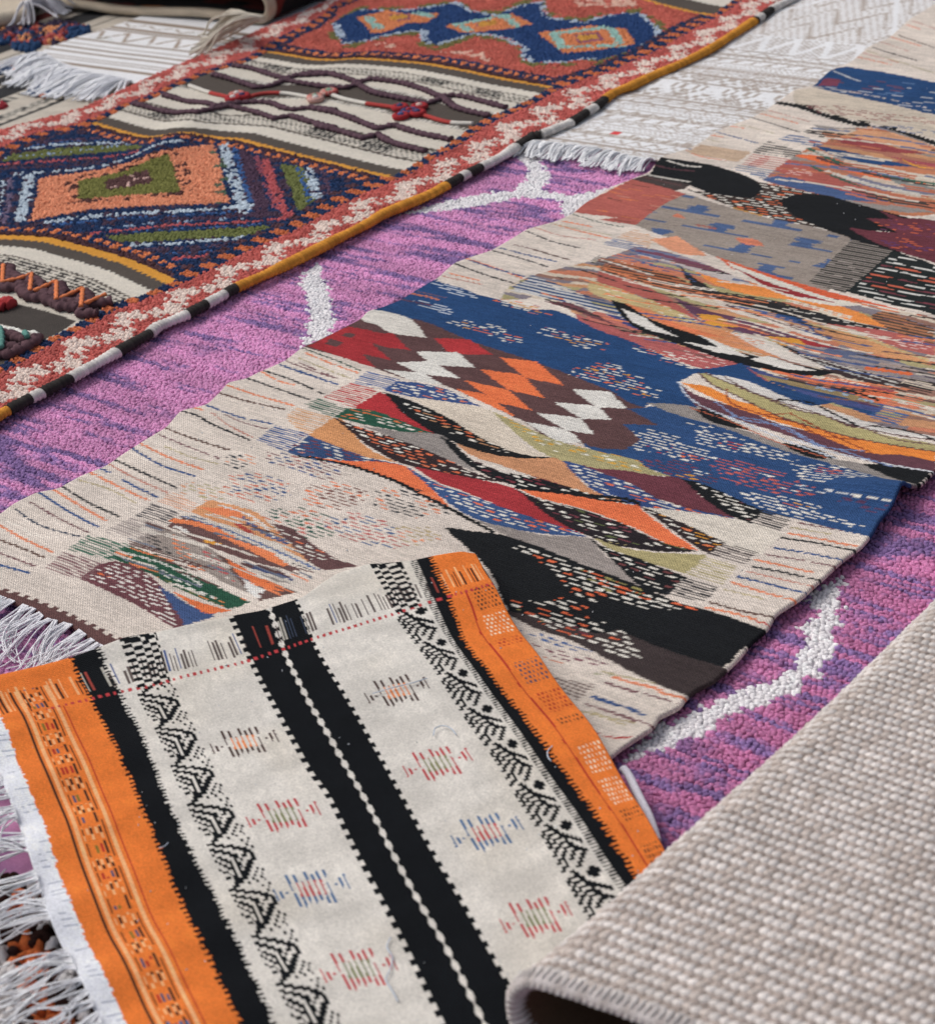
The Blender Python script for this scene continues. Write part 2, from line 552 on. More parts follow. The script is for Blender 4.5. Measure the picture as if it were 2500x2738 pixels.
def purple_rug():
    fr = Frame(0.016, 'n 1250,1369', 48.5)
    root = thing('shaggy_rug', 'pink and purple shaggy wool rug with wandering white lines, under the other rugs', 'rug', (*fr.O, 0))

    def colours(u, v):
        cv = Canvas(fr, u, v, (196, 112, 166), ju=0.010, jv=0.006, rowq=0.008)
        U, V = cv.u, cv.v
        st = noise(U * 5 + 3, V * 52, 41) * 0.5 + noise(U * 12, V * 120, 42) * 0.5 + 0.22 * (noise(U * 3.2, V * 3.2, 43) - 0.5)
        k = np.clip((st + 0.10 * (hsh(np.floor(U / 0.009), np.floor(V / 0.009), 46) - 0.5) - 0.50) / 0.17, 0, 1)[:, None]
        deep = np.clip((U - 0.25) * 1.6, 0, 1)[:, None]
        pink = lin((216, 146, 194)) * (1 - deep) + lin((194, 112, 158)) * deep
        var = noise(U * 6, V * 30, 44)[:, None]
        pink = pink * (0.82 + 0.36 * var)
        cv.c[:] = pink * (1 - k) + lin((140, 110, 164)) * (0.8 + 0.4 * var) * k
        W = (232, 228, 230)
        cv.poly('b 20,1480 100,1430 165,1590 190,1750 160,1841 d 1830,170 1650,265 1690,100 b 30,1841 55,1650', W)
        cv.poly('b 560,1165 800,1090 1000,1050 1150,1035 1230,990 1250,930 1200,850 1180,800 1290,800 1340,900 1370,980 1330,1030 1500,1060 1720,1010 1600,1100 1480,1200 1430,1150 1450,1085 1200,1070 1050,1100 800,1140 620,1160', W)
        cv.poly('i 1130,-60 f 1200,1570 1330,1500 1345,1540 1300,1600 1325,1690 i 1330,10 1310,100 1300,220 1240,330 1190,400 1010,540 850,580 700,620 560,740 180,870 110,890 200,800 330,700 600,560 800,480 940,440 1050,390 1080,300 1130,220 1110,150 1190,90', W)
        return cv.c

    A = px('n 0,1060 400,840 900,600 1300,430 1420,340 1800,420 1740,540 1350,670 950,860 600,1080 300,1260 0,1440 -120,1500 -120,1080')
    B = px('n 2480,1230 2640,1180 2640,1620 2420,1800 2030,2160 1740,2420 1590,2150 1640,1930 1930,1720 2220,1470 2400,1270')
    Cc = px('n -200,1560 100,1590 370,1720 330,1820 -200,1960')
    p = 0.0080
    uu, vv = np.meshgrid(np.arange(-1.3, 1.35, p), np.arange(-1.5, 1.9, p * 0.95))
    uu = uu + ((np.arange(uu.shape[0]) % 2) * p * 0.5)[:, None]
    uu = (uu + rng.normal(0, p * 0.16, uu.shape)).ravel(); vv = (vv + rng.normal(0, p * 0.16, vv.shape)).ravel()
    xy = fr.xy(uu, vv)
    P = np.column_stack([xy, np.full(len(xy), 0.008)])
    q = project(P)
    keep = pip(q, A) | pip(q, B) | pip(q, Cc)
    uu, vv, P = uu[keep], vv[keep], P[keep]
    P[:, 2] += 0.003 * (noise(uu * 30, vv * 30, 45) - 0.3)
    tufts('pile', P, colours(uu, vv), p * 0.8, p * 0.64, 0.0058, math.radians(-41.5), root, lean=0.3, sides=4)
    us, vs = np.linspace(-1.3, 1.35, 110), np.linspace(-1.5, 1.9, 140)
    U, V = np.meshgrid(us, vs)
    xy = fr.xy(U, V)
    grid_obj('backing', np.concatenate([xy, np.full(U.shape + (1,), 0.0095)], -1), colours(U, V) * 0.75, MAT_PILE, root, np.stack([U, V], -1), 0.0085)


purple_rug()
# ------------------------------------------------------------------ multicoloured kilim
def kilim():
    z = 0.031
    fr = Frame(z, 'n 1250,1369', 47.4)
    uL = fr.curve_u('n -220,1560 d 0,1185 130,1120 200,1060 310,1005 410,990 520,925 640,885 720,830 860,740 910,705 990,610 1130,575 1200,510 1250,450 1350,430 1440,385 1560,340 1660,270 e 40,262 190,185 340,105 380,60 b 430,1690 560,1640 700,1560 770,1520 850,1445 920,1420 1050,1375 1120,1330 1240,1255 1400,1215 1500,1170 1560,1115 1700,1030 c 0,1070 180,985 280,945 340,860 480,820 560,780 640,720 730,680 840,640 980,555 1080,480 1170,465 1220,430 1290,375 1360,350 1480,260 1600,200 1700,100 1841,20 n 2620,-60')
    uR = fr.curve_u('i -60,980 120,870 185,770 300,715 350,650 420,590 535,530 680,400 800,265 905,180 960,100 f 1110,1640 1200,1560 1330,1440 1440,1360 1490,1300 1535,1215 1620,1150 1700,1050 1760,1030 1841,940 n 2700,1060')
    # near end of the rug
    vE = fr.curve_v('n -150,1545 d 0,1625 200,1700 400,1785 g 250,110 530,245 n 700,1950 1200,2060 i 120,870')
    e0 = fr.uv('n 0,1600')[0]
    vmin, vmax = fr.uv('i 100,900')[0][1] - 0.08, fr.uv('n 2480,-120')[0][1]
    rows, v = [], vmin
    while v < vmax:
        rows.append(v)
        c = fr.xy(0.1, v); d = math.hypot(math.hypot(c[0], c[1]), CAMH)
        v += 0.00228 * (d / 3.0) ** 1.7
    rows = np.array(rows)
    NU = 400
    a = np.linspace(0, 1, NU)
    kk = np.hanning(15); kk /= kk.sum()
    sm = lambda x: np.convolve(np.pad(x, 7, mode='edge'), kk, 'valid')
    L, R = sm(uL(rows)), sm(uR(rows))

    ut = np.linspace(-1.0, 2.5, 60)                               # nothing is woven far outside the picture
    for i_ in range(0, len(rows)):
        qx = project(np.column_stack([fr.xy(ut, np.full(60, rows[i_])), np.full(60, z)]))[:, 0]
        R[i_] = min(R[i_], np.interp(2800, qx, ut))
    U = L[:, None] + (R - L)[:, None] * a[None, :]
    V = np.repeat(rows[:, None], NU, 1)
    # the end of the rug follows its own slightly bowed line: squeeze the first rows
    ve = vE(U)
    f = np.clip((V - vmin) / 0.5, 0, 1)
    V = np.where(V < vmin + 0.5, ve + (vmin + 0.5 - ve) * f, V)
    cv = Canvas(fr, U, V, CREAM)
    P_, D_, H_, S_, Ln, K = cv.poly, cv.dash, cv.hatch, cv.stripes, cv.line, cv.cluster
    W3 = [(224, 218, 206)]
    WO = [(224, 218, 206), (224, 218, 206), (222, 108, 64)]
    # cream ground warms and cools from one batch of wool to the next
    cv.c *= (0.93 + 0.14 * noise(cv.u * 3, cv.v * 14, 51))[:, None]
    # short lines in the left and right margins
    lines = '''d 250,1020 580,1212 O;d 310,1008 480,1110 650,1190 K;d 150,1105 300,1190 480,1277 P;d 210,1060 380,1165 535,1245 B;d 90,1158 230,1245 430,1300 N
    d -10,1240 150,1325 290,1387 O;d -10,1320 130,1370 240,1415 W;d -10,1390 190,1462 P;d -10,1455 160,1500 B;d 470,938 640,1020 810,1100 O;d 522,920 600,950 B;d 670,990 860,1083 B
    d 595,905 750,985 920,1060 S;d 625,883 800,960 970,1033 K;d 430,990 600,1040 745,1117 Y;d 720,823 880,910 1065,970 B;d 770,798 930,870 1112,935 O;d 900,808 1060,870 1195,902 Y
    d 865,745 1030,810 1200,872 P;d 905,708 1000,745 1250,826 W;d 990,612 1060,630 1170,690 1370,772 K;d 1130,578 1300,640 1490,680 B;d 1050,588 1110,605 O;d 1230,630 1320,670 1455,708 P;d 1160,620 1250,690 1380,755 S
    d 1200,512 1370,560 1557,600 W;d 1240,468 1400,520 1605,580 O;d 1350,428 1500,480 1690,547 K;d 1420,388 1540,450 1640,472 O;d 1440,386 1600,440 1760,512 K;d 1530,358 1680,410 1845,465 B;d 1560,338 1700,390 1841,432 P
    e 20,275 200,335 340,392 G;e 40,300 180,355 320,402 O;e 0,325 150,385 280,430 Y;e 0,392 210,466 B;e 0,460 130,515 K;e 0,350 200,430 P
    b 1240,1262 1390,1320 1530,1355 K;b 1130,1328 1290,1367 P;b 1290,1367 1480,1420 W;b 1100,1358 1250,1395 1405,1430 B;b 1050,1372 1200,1410 1355,1457 K;b 910,1418 1080,1470 1222,1522 O;b 935,1430 1100,1480 1232,1512 B;b 850,1447 1000,1500 1172,1550 K
    b 790,1518 1000,1556 S;b 820,1500 980,1535 O;b 1490,1172 1640,1215 1772,1242 G;b 1400,1228 1560,1270 1700,1303 O;b 1440,1210 1600,1240 O;b 1340,1215 1700,1285 Y;b 1290,1245 1450,1290 1620,1310 S
    c 930,598 1040,630 1150,662 S;c 840,638 970,680 1100,720 K;c 890,618 1090,672 O;c 720,686 800,700 O;c 730,672 860,700 960,730 Y;c 640,718 750,750 870,782 B;c 590,735 680,750 O;c 600,762 660,775 Y;c 570,800 700,830 S;c 480,826 580,860 740,880 O;c 500,815 560,835 B
    c 1600,200 1760,250 O;c 1640,190 1841,260 W;c 1500,262 1740,330 K;c 1450,290 1640,340 S;c 1420,310 1600,350 O;c 1690,130 1760,155 O;c 1720,110 1841,150 S;c 1540,230 1700,280 S;c 1470,280 1841,400 Y
    f 1090,1225 1280,1260 1480,1300 P;f 1040,1280 1230,1320 1412,1366 O;f 1000,1305 1200,1340 1400,1392 K;f 960,1360 1150,1395 1330,1442 B;f 920,1395 1100,1430 1300,1482 P;f 860,1425 1020,1465 1172,1506 O;f 845,1465 1030,1505 1210,1557 K
    f 810,1490 1000,1540 1180,1592 S;f 765,1520 950,1570 1122,1622 B;f 730,1550 900,1610 1080,1665 O;f 610,1660 780,1710 970,1757 W;f 770,1730 930,1790 R;f 590,1690 750,1725 900,1772 O;f 690,1590 900,1650 Y;f 1060,1250 1270,1290 Y
    f 1800,590 1850,600 P;f 1750,650 1850,670 O;f 1720,690 1850,720 B;f 1790,620 1850,640 W
    i 50,467 230,520 430,575 P;i 90,435 340,505 O;i 340,520 500,555 O;i 20,400 400,490 Y;i -30,540 120,590 250,645 B;i 0,600 160,655 300,712 P;i -20,740 80,768 180,768 R;i -100,620 200,690 Y
    h 1600,540 1700,575 1841,612 B;h 1560,578 1700,625 1841,683 P;h 1680,460 1841,520 P;h 1720,430 1841,470 O;h 1600,620 1780,700 Y'''
    cc = dict(O=(224, 132, 92), K=(44, 46, 50), P=(120, 84, 88), B=(48, 80, 130), N=(52, 64, 84), W=(98, 74, 66), S=(190, 128, 112), Y=(178, 164, 128), G=(38, 74, 62), R=(178, 58, 56))
    for ln in lines.replace('\n', ';').split(';'):
        t = ln.split()
        if t:
            Ln(' '.join(t[:-1]), cc[t[-1]], 0.0052 if t[-1] in 'KBWO' else 0.0038, gap=0.12)
    # --- far part
    P_('c 1280,385 1350,365 1600,400 1841,450 n 2560,230 2560,330 c 1841,625 1700,605 1500,565 1170,470 1220,430', BLUE)
    D_('c 1290,400 1600,430 1841,480 1841,620 1500,550 1200,460', [(190, 190, 190), (120, 70, 80), (200, 200, 200), (90, 120, 160)], p=0.4, pu=0.05, pv=0.011)
    Ln('c 1180,470 1500,520 1841,600', (190, 180, 170), 0.006, gap=0.4); Ln('c 1290,395 1430,445', (190, 190, 190), 0.006)
    P_('c 1270,430 1240,430 1200,465 1300,470 1330,440', (120, 60, 80))
    P_('c 1180,475 1841,630 n 2560,330 2560,400 c 1841,760 1480,670 1330,640 1200,600 1080,560 1070,490', (200, 186, 168))
    Ln('c 980,558 1120,582 1200,615 1330,655 1480,692 1650,722 1841,782 n 2560,400', BLACK, 0.022, 0.004)
    for q in ('c 1140,585', 'c 1300,640', 'c 1430,672', 'c 1580,702'):
        K(q, 0.045, 0.03, [BLACK], pu=0.03, pv=0.02, ln=0.95, th=0.95, p=1)
    K('c 1310,600', 0.16, 0.055, [(140, 84, 84)], p=0.85); K('c 1550,635', 0.13, 0.045, [(150, 90, 90)], p=0.8); K('c 1720,710', 0.12, 0.04, [(90, 110, 150)], p=0.8); K('c 1760,660', 0.1, 0.04, [(160, 110, 104)], p=0.7)
    P_('c 560,790 840,830 760,885 480,835', (196, 168, 142))
    # leaf bands, far
    S_('c 1180,680 1340,700 1500,690 1660,730 1841,800 n 2560,440 2560,660 c 1841,1170 1700,1180 1440,1120 1290,1075 1000,1020 900,980 960,930 1060,860 1110,830 1260,770', [TAN, (190, 120, 84), GREY, (200, 180, 160), (120, 120, 140), (170, 110, 90)], 0.03, 3, 0.02)
    P_('c 1060,850 1200,835 1400,900 1700,980 1841,1010 1600,985 1400,945 1200,885', ORANGE)
    P_('c 960,930 1040,870 1200,915 1400,1000 1570,1090 1400,1075 1200,1015', SALMON)
    D_('c 1010,900 1180,930 1150,980 1000,930', [(216, 180, 170)], p=0.7)
    P_('c 1000,950 1200,1005 1400,1055 1620,1100 1400,1095 1150,1045 900,985', (70, 92, 134))
    P_('c 1170,790 1400,835 1760,912 1500,895 1300,852', BLUE)
    P_('c 1280,760 1450,755 1600,800 1841,840 1600,830 1400,800', (150, 66, 70))
    P_('c 1340,740 1480,690 1660,740 1841,800 n 2560,430 2560,400 c 1841,850 1600,790', (206, 150, 110))
    P_('c 1580,850 1750,900 1841,920 n 2560,470 2560,445 c 1750,880', (170, 80, 90))
    P_('c 1640,860 1760,905 1841,920 1760,915', YELLOW)
    Ln('c 1150,812 1300,880 1500,935 1700,985 1841,1005', (50, 96, 82), 0.012); Ln('c 1200,860 1400,925 1600,975', BROWN, 0.01); Ln('c 1400,900 1600,950 1841,985', (206, 196, 180), 0.012)
    Ln('c 1150,900 1350,985 1600,1060 1841,1130', (60, 94, 82), 0.01); Ln('c 1250,935 1500,1010 1841,1080', (204, 196, 184), 0.014)
    P_('c 1380,990 1600,1050 1841,1100 n 2560,560 2560,600 c 1841,1160 1650,1110', (190, 110, 80))
    P_('c 1560,960 1700,1000 1841,1030 n 2560,540 c 1841,1060 1700,1030', (130, 134, 130))
    H_('c 1120,720 1180,690 1340,740 1280,772', (70, 68, 66)); H_('c 980,760 1060,730 1260,785 1180,802', (84, 108, 150)); H_('c 840,830 930,770 1110,830 1060,862', (84, 80, 76))
    H_('c 780,900 840,840 1060,868 960,930', (186, 104, 96)); H_('c 730,920 780,895 1000,935 900,975', (96, 114, 146))
    # black clouds and grey field
    P_('c 340,862 560,890 720,930 860,985 895,1030 840,1085 650,1070 500,1015 280,962 310,905', BLACK)
    Ln('c 380,880 480,905 555,912', (200, 194, 184), 0.008); Ln('c 300,905 400,925 520,935', (90, 56, 62), 0.007)
    P_('c 270,958 500,1010 470,1035 400,1040 180,985', (70, 60, 58)); Ln('c 270,958 400,980 500,995', (196, 190, 180), 0.007); Ln('c 240,970 450,1015', BROWN, 0.006)
    P_('c 470,1030 650,1065 840,1085 895,1030 860,990 1000,1020 1290,1075 1090,1060 980,1100 1080,1180 1250,1258 1100,1230 900,1180 700,1120', (66, 54, 50))
    D_('c 470,1030 650,1065 840,1085 895,1030 860,985 1000,1015 1290,1080 1090,1065 980,1100 1080,1180 1250,1258 1100,1230 900,1180 700,1120', WO, pv=0.012, p=0.95, pu=0.03)
    P_('c 730,1130 900,1180 880,1185 760,1160', (196, 140, 60))
    P_('c 980,1100 1090,1058 1250,1068 1440,1120 1720,1195 1700,1225 1560,1200 1640,1272 1500,1260 1700,1420 1550,1375 1400,1322 1250,1260 1080,1185', BLACK)
    P_('c 1460,1192 1640,1195 1700,1190 1841,1205 n 2560,600 2560,740 c 1841,1440 1640,1375 1500,1320 1355,1243 1500,1262 1640,1272', (106, 52, 62))
    P_('c 1540,1150 1700,1205 1690,1212 1590,1190', (106, 52, 62), False)
    K('c 1740,1250', 0.16, 0.06, [(206, 96, 60), (110, 60, 90)], p=0.8); K('c 1700,1340', 0.12, 0.05, [(90, 60, 110), (206, 96, 60)], p=0.7)
    P_('c 0,1075 180,985 300,1010 480,1060 360,1130 200,1232 0,1200 b 1740,1190 1500,1165 1560,1110', SALMON)
    cv.dash('c 0,1075 180,985 480,1060 360,1130 200,1232 0,1200', [(190, 130, 110), (120, 70, 60), (200, 110, 70)], p=0.3, pu=0.06, pv=0.012)
    P_('c 200,1232 370,1110 480,1060 620,1105 900,1185 1250,1262 1400,1322 1350,1430 1250,1605 1000,1520 700,1425 500,1345', (150, 138, 128))
    gi2 = cv.mask('c 200,1232 370,1110 480,1060 620,1105 900,1185 1250,1262 1400,1322 1350,1430 1250,1605 1000,1520 700,1425 500,1345')
    gu, gv = cv.u[gi2], cv.v[gi2]
    rr_ = np.floor(gv / 0.078); xx_ = np.abs((gu / 0.215 + (rr_ % 2) * 0.5) % 1 - 0.5); fv_ = (gv / 0.078) % 1
    rag = hsh(np.floor(gv / 0.0045), np.floor(gu / 0.2), 52)
    blk = (xx_ < 0.05 + 0.11 * rag) & (fv_ < 0.62)
    ln_ = (fv_ < 0.13) & (xx_ < 0.40) & (hsh(np.floor(gu / 0.03), rr_, 53) > 0.25)
    cv.c[gi2[blk | ln_]] = lin((74, 96, 136))
    P_('c 740,1300 860,1310 910,1345 800,1335', (206, 120, 90)); P_('c 430,1165 480,1195 400,1185', (206, 120, 90)); Ln('c 540,1230 640,1250', (170, 100, 90), 0.008)
    H_('c 1150,1540 1385,1310 1612,1370 1350,1602', (58, 55, 52), 0.010, 0.55, (150, 140, 132)); 
    P_('c 1355,1592 1612,1370 1841,1450 n 2560,740 2560,900 c 1841,1725 1600,1665', (34, 40, 40)); 
    D_('c 1380,1592 1620,1385 1841,1460 n 2560,750 2560,890 c 1841,1705 1600,1655', [(206, 204, 198), (206, 204, 198), (206, 204, 198), (120, 60, 70), (200, 96, 70)], pu=0.065, pv=0.017, ln=0.9, th=0.42)
    # --- lens-shaped bands in the middle distance
    S_('c 60,1400 220,1345 450,1395 650,1470 850,1545 1100,1600 1500,1665 1841,1740 n 2560,880 2560,1060 f 1841,760 1550,690 1300,610 1000,500 700,400 560,375 200,235 0,165 e 1340,0 b 1100,1640 1160,1560 1270,1510', [TAN, (206, 190, 170), (206, 190, 170), (150, 110, 96), (196, 120, 90), KHAKI, (130, 122, 130)], 0.014, 9, 0.016)
    P_('b 1270,1510 1480,1580 1600,1650 1700,1720 1841,1790 f 60,40 200,110 300,175 0,60 e 1500,30 b 1400,1640 1160,1590', (198, 196, 194))
    H_('b 1160,1570 1270,1505 1841,1700 1841,1760 1400,1640', BLUE, 0.013, 0.45)
    P_('f -60,90 0,60 150,130 300,180 450,235 300,200 120,150 -60,110', (190, 110, 96)); P_('f 0,55 150,110 300,185 180,150', (60, 70, 120)); P_('f -100,110 60,150 210,195 400,245 200,200 -60,130', ORANGE)
    P_('e 1340,10 1480,20 1636,90 1841,170 f 205,170 0,110 e 1500,60', (110, 66, 72))
    P_('f -130,75 0,125 150,168 400,240 600,300 760,340 860,392 950,455 1100,525 900,445 700,405 560,378 430,335 200,238 0,168 -80,140', (176, 92, 90))
    K('f 580,310', 0.10, 0.04, [(214, 180, 172)], p=0.9); K('f 700,360', 0.05, 0.02, [(214, 180, 172)])
    P_('f 0,-20 130,15 330,75 540,140 750,185 900,225 1100,300 1310,395 1190,365 900,300 660,245 480,195 330,135 180,60', (214, 140, 92))
    P_('f 130,15 330,90 520,160 700,210 520,190 330,120', (222, 122, 76))
    ZIG = True
    Ln('f 900,225 1050,270 1200,350 1310,395', BLACK, 0.006)
    P_('f 250,-20 400,40 545,130 450,112 300,62', (188, 168, 112)); D_('f 250,-20 400,40 545,130 450,112 300,62', [(214, 206, 186)], p=0.4)
    P_('c 0,1480 200,1540 400,1640 580,1765 300,1645 100,1575 0,1540', SALMON); P_('c -40,1530 150,1590 350,1680 570,1765 300,1690 80,1645 -60,1580', (192, 172, 122)); D_('c -40,1530 150,1590 350,1680 570,1765 300,1690 80,1645', [(214, 206, 186), (206, 150, 90)], p=0.5)
    H_('c 0,1475 80,1420 400,1500 640,1620 400,1595 240,1545', (66, 56, 50), 0.012, 0.5, (186, 108, 70))
    P_('f 400,-20 560,50 750,96 950,155 1190,225 1370,272 1200,268 900,205 700,155 540,95', (96, 62, 86))
    P_('f 540,78 650,88 770,152 600,135', YELLOW); P_('f 915,200 1100,218 1200,258 1000,248', YELLOW); P_('f 725,108 900,168 800,155', (166, 50, 56)); P_('f 1085,208 1290,262 1150,250', (166, 50, 56))
    P_('f 610,-20 800,55 1000,115 1200,178 1390,245 1200,215 900,115 700,55', (212, 200, 188)); Ln('f 740,-20 1000,75 1150,140 1250,200 1380,246', BLUE, 0.016); Ln('f 700,30 900,95 1100,165', BROWN, 0.005)
    P_('c 430,1440 560,1540 700,1605 900,1640 1100,1680 1360,1755 1200,1755 900,1692 650,1632 520,1562', (40, 40, 42)); P_('f 900,-10 1100,52 1350,115 1610,172 1400,158 1100,95', (40, 40, 42)); D_('f 900,-10 1100,52 1350,115 1600,172 1400,158 1100,95', [(196, 190, 180)], p=0.5)
    P_('c 490,1455 700,1518 900,1558 1200,1638 1400,1700 1610,1805 1350,1745 1100,1645 800,1605 620,1545', (232, 138, 58)); 
    P_('c 640,1398 900,1485 1200,1575 1500,1655 1841,1745 1500,1665 1100,1605 800,1505', (214, 92, 52)); P_('c 700,1428 1000,1535 1300,1635 1510,1668 1300,1672 1000,1605 800,1515', (214, 206, 194)); P_('c 720,1450 900,1530 1300,1655 1000,1595', (150, 44, 50))
    S_('c 220,1348 450,1395 650,1468 860,1560 700,1535 450,1455 200,1385', [(110, 120, 150), (150, 140, 150), (120, 70, 90), (190, 180, 176)], 0.012, 4)
    P_('c 280,1310 430,1290 560,1370 600,1400 450,1385', (216, 146, 110)); H_('c 100,1290 200,1255 330,1300 270,1352', (206, 160, 126)); H_('c 20,1330 90,1298 240,1340 190,1372', (92, 112, 150)); H_('c -50,1430 0,1395 90,1420 20,1470', (66, 64, 62))
    D_('c 60,1370 300,1400 480,1470 540,1560 400,1500 120,1430', [(206, 120, 90), (60, 84, 130)], p=0.6)
    P_('f 1130,125 1350,165 1640,265 1810,325 1790,355 1500,295 1250,212', (206, 146, 96)); Ln('f 1160,135 1400,190 1640,275 1800,330', (190, 170, 120), 0.007)
    P_('f 1200,128 1600,178 1841,240 1841,305 1640,262 1400,168', (182, 96, 90)); K('f 1480,195', 0.08, 0.02, [(220, 190, 180)]); K('f 1720,240', 0.08, 0.03, [(220, 190, 180)])
    H_('f 1480,95 1560,60 1841,165 1841,245 1600,172', (74, 64, 58), 0.012, 0.5, (176, 116, 80)); 
    S_('f 950,220 1200,258 1600,325 1760,392 1660,450 1500,405 1200,305', [(150, 140, 140), (120, 120, 140), (90, 100, 130), (170, 150, 140)], 0.009, 6)
    Ln('f 1470,375 1700,405', ORANGE, 0.012); P_('f 1000,268 1250,335 1660,450 1640,495 1400,435 1200,372', (62, 48, 50)); Ln('f 1100,300 1350,370 1640,460', (200, 194, 186), 0.005); Ln('f 1200,345 1420,415 1640,480', (180, 180, 176), 0.005)
    P_('f 900,372 1200,418 1400,448 1640,508 1560,585 1350,505 1150,455', (220, 112, 70)); Ln('f 1180,425 1320,440 1480,480', (222, 200, 180), 0.009); Ln('f 1280,485 1400,510 1530,550', BLACK, 0.007); Ln('f 1300,450 1600,500', (150, 70, 80), 0.008)
    S_('f 760,340 900,392 1100,452 1350,505 1570,585 1500,640 1280,562 1000,472', [BLUE, (70, 80, 130), (90, 60, 90), BLUE, (150, 130, 90), (80, 110, 160)], 0.008, 2, 0.002)
    Ln('f 960,410 1200,480 1500,560', (150, 176, 200), 0.007, gap=0.45)
    H_('f 1630,495 1670,450 1835,490 1800,527', BLACK, 0.009); H_('f 1540,582 1620,508 1785,540 1720,622', (226, 130, 92), 0.009, 0.55); H_('f 1480,640 1540,585 1705,630 1640,692', (70, 100, 150), 0.009); H_('f 1670,450 1760,380 1850,400 1835,490', (150, 140, 134), 0.009)
    cv.threads('c 60,1400 220,1345 450,1395 650,1470 850,1545 1100,1600 1500,1665 1841,1740 n 2560,880 2560,1060 f 1841,700 1550,640 1300,560 1000,450 700,340 560,320 200,200 0,140 e 1340,0 b 1300,1560', [(214, 202, 188), (60, 52, 52), (214, 202, 188), (70, 92, 140), (222, 130, 84), (120, 84, 80)], 0.0068, 0.26, 0.16, 5, 0.014)
    cv.threads('c 1180,690 1500,700 1841,810 n 2560,450 2560,660 c 1841,1160 1440,1110 1000,1010 960,930 1110,840', [(206, 194, 180), (70, 62, 60), (96, 112, 146), (190, 110, 80)], 0.012, 0.28, 0.2, 8, 0.012)
    P_('q 565,785 625,802 700,850 800,890 905,925 990,968 1100,1000 1250,1030 1455,1072 1380,1084 1250,1070 1050,1032 850,968 740,928 660,892 600,838', (26, 28, 31))
    for w_ in ('q 605,818 690,850 748,890 832,932 730,908 650,872', 'q 842,949 992,975 905,922 985,950 1114,1013 980,993', 'q 1112,1020 1185,1006 1290,1040 1378,1067 1250,1057'):
        P_(w_, (218, 212, 204), False)
    P_('q 1035,915 1160,935 1300,1000 1432,1060 1330,1042 1180,992', (214, 204, 194)); K('q 1090,945', 0.08, 0.03, [(214, 150, 120)])
    # --- blue fields
    P_('b 740,1540 900,1580 980,1612 1100,1640 1240,1690 e 1400,60 1636,165 f 180,228 430,342 560,380 780,350 900,432 1150,522 1290,562 1150,582 860,522 640,442 545,400 440,450 540,592 280,572 260,592 e 1841,582 1600,460 960,235 600,105 460,60 500,40', BLUE)
    P_('b 390,1690 430,1685 500,1640 620,1595 720,1545 760,1530 e 600,110 380,60', BLUE)
    D_('b 720,1550 850,1570 985,1620 970,1640 850,1615', [(200, 206, 214)], p=1, pu=0.06, ln=0.95); D_('b 600,1645 700,1650 840,1700 830,1725 700,1690', [(200, 206, 214)], p=1, pu=0.06, ln=0.95)
    Ln('b 610,1610 700,1625 760,1640', (190, 110, 80), 0.006); Ln('b 560,1640 720,1670', (90, 60, 80), 0.006); Ln('b 650,1600 800,1630', (110, 84, 100), 0.004)
    P_('f 0,470 100,560 200,595 330,590 540,650 700,695 1000,795 1250,875 1500,955 1740,1045 1650,1150 1570,1200 1490,1320 1050,1195 900,1165 470,988 410,972 200,905 e 1560,800 1545,780 1600,640', (44, 76, 122))
    for q, ru, rv, cl in (('e 900,135', 0.07, 0.03, WO + [YELLOW]), ('e 1040,165', 0.10, 0.035, WO), ('e 1160,215', 0.06, 0.03, WO), ('e 1240,45', 0.13, 0.03, WO + [YELLOW, PINK]), ('e 1430,190', 0.12, 0.03, WO + [YELLOW, PINK]), ('e 1580,245', 0.1, 0.035, WO + [YELLOW]), ('e 1130,25', 0.08, 0.02, WO),
                         ('f 60,420', 0.13, 0.05, WO + [ORANGE, YELLOW]), ('f 220,490', 0.10, 0.045, WO + [YELLOW]), ('e 1640,420', 0.06, 0.03, WO), ('f 320,290', 0.11, 0.03, WO + [PINK, (110, 60, 80)]), ('f 450,345', 0.1, 0.03, WO + [PINK]), ('e 1690,380', 0.06, 0.06, WO)):
        K(q, ru, rv, cl, p=0.8, seed=int(ru * 1000))
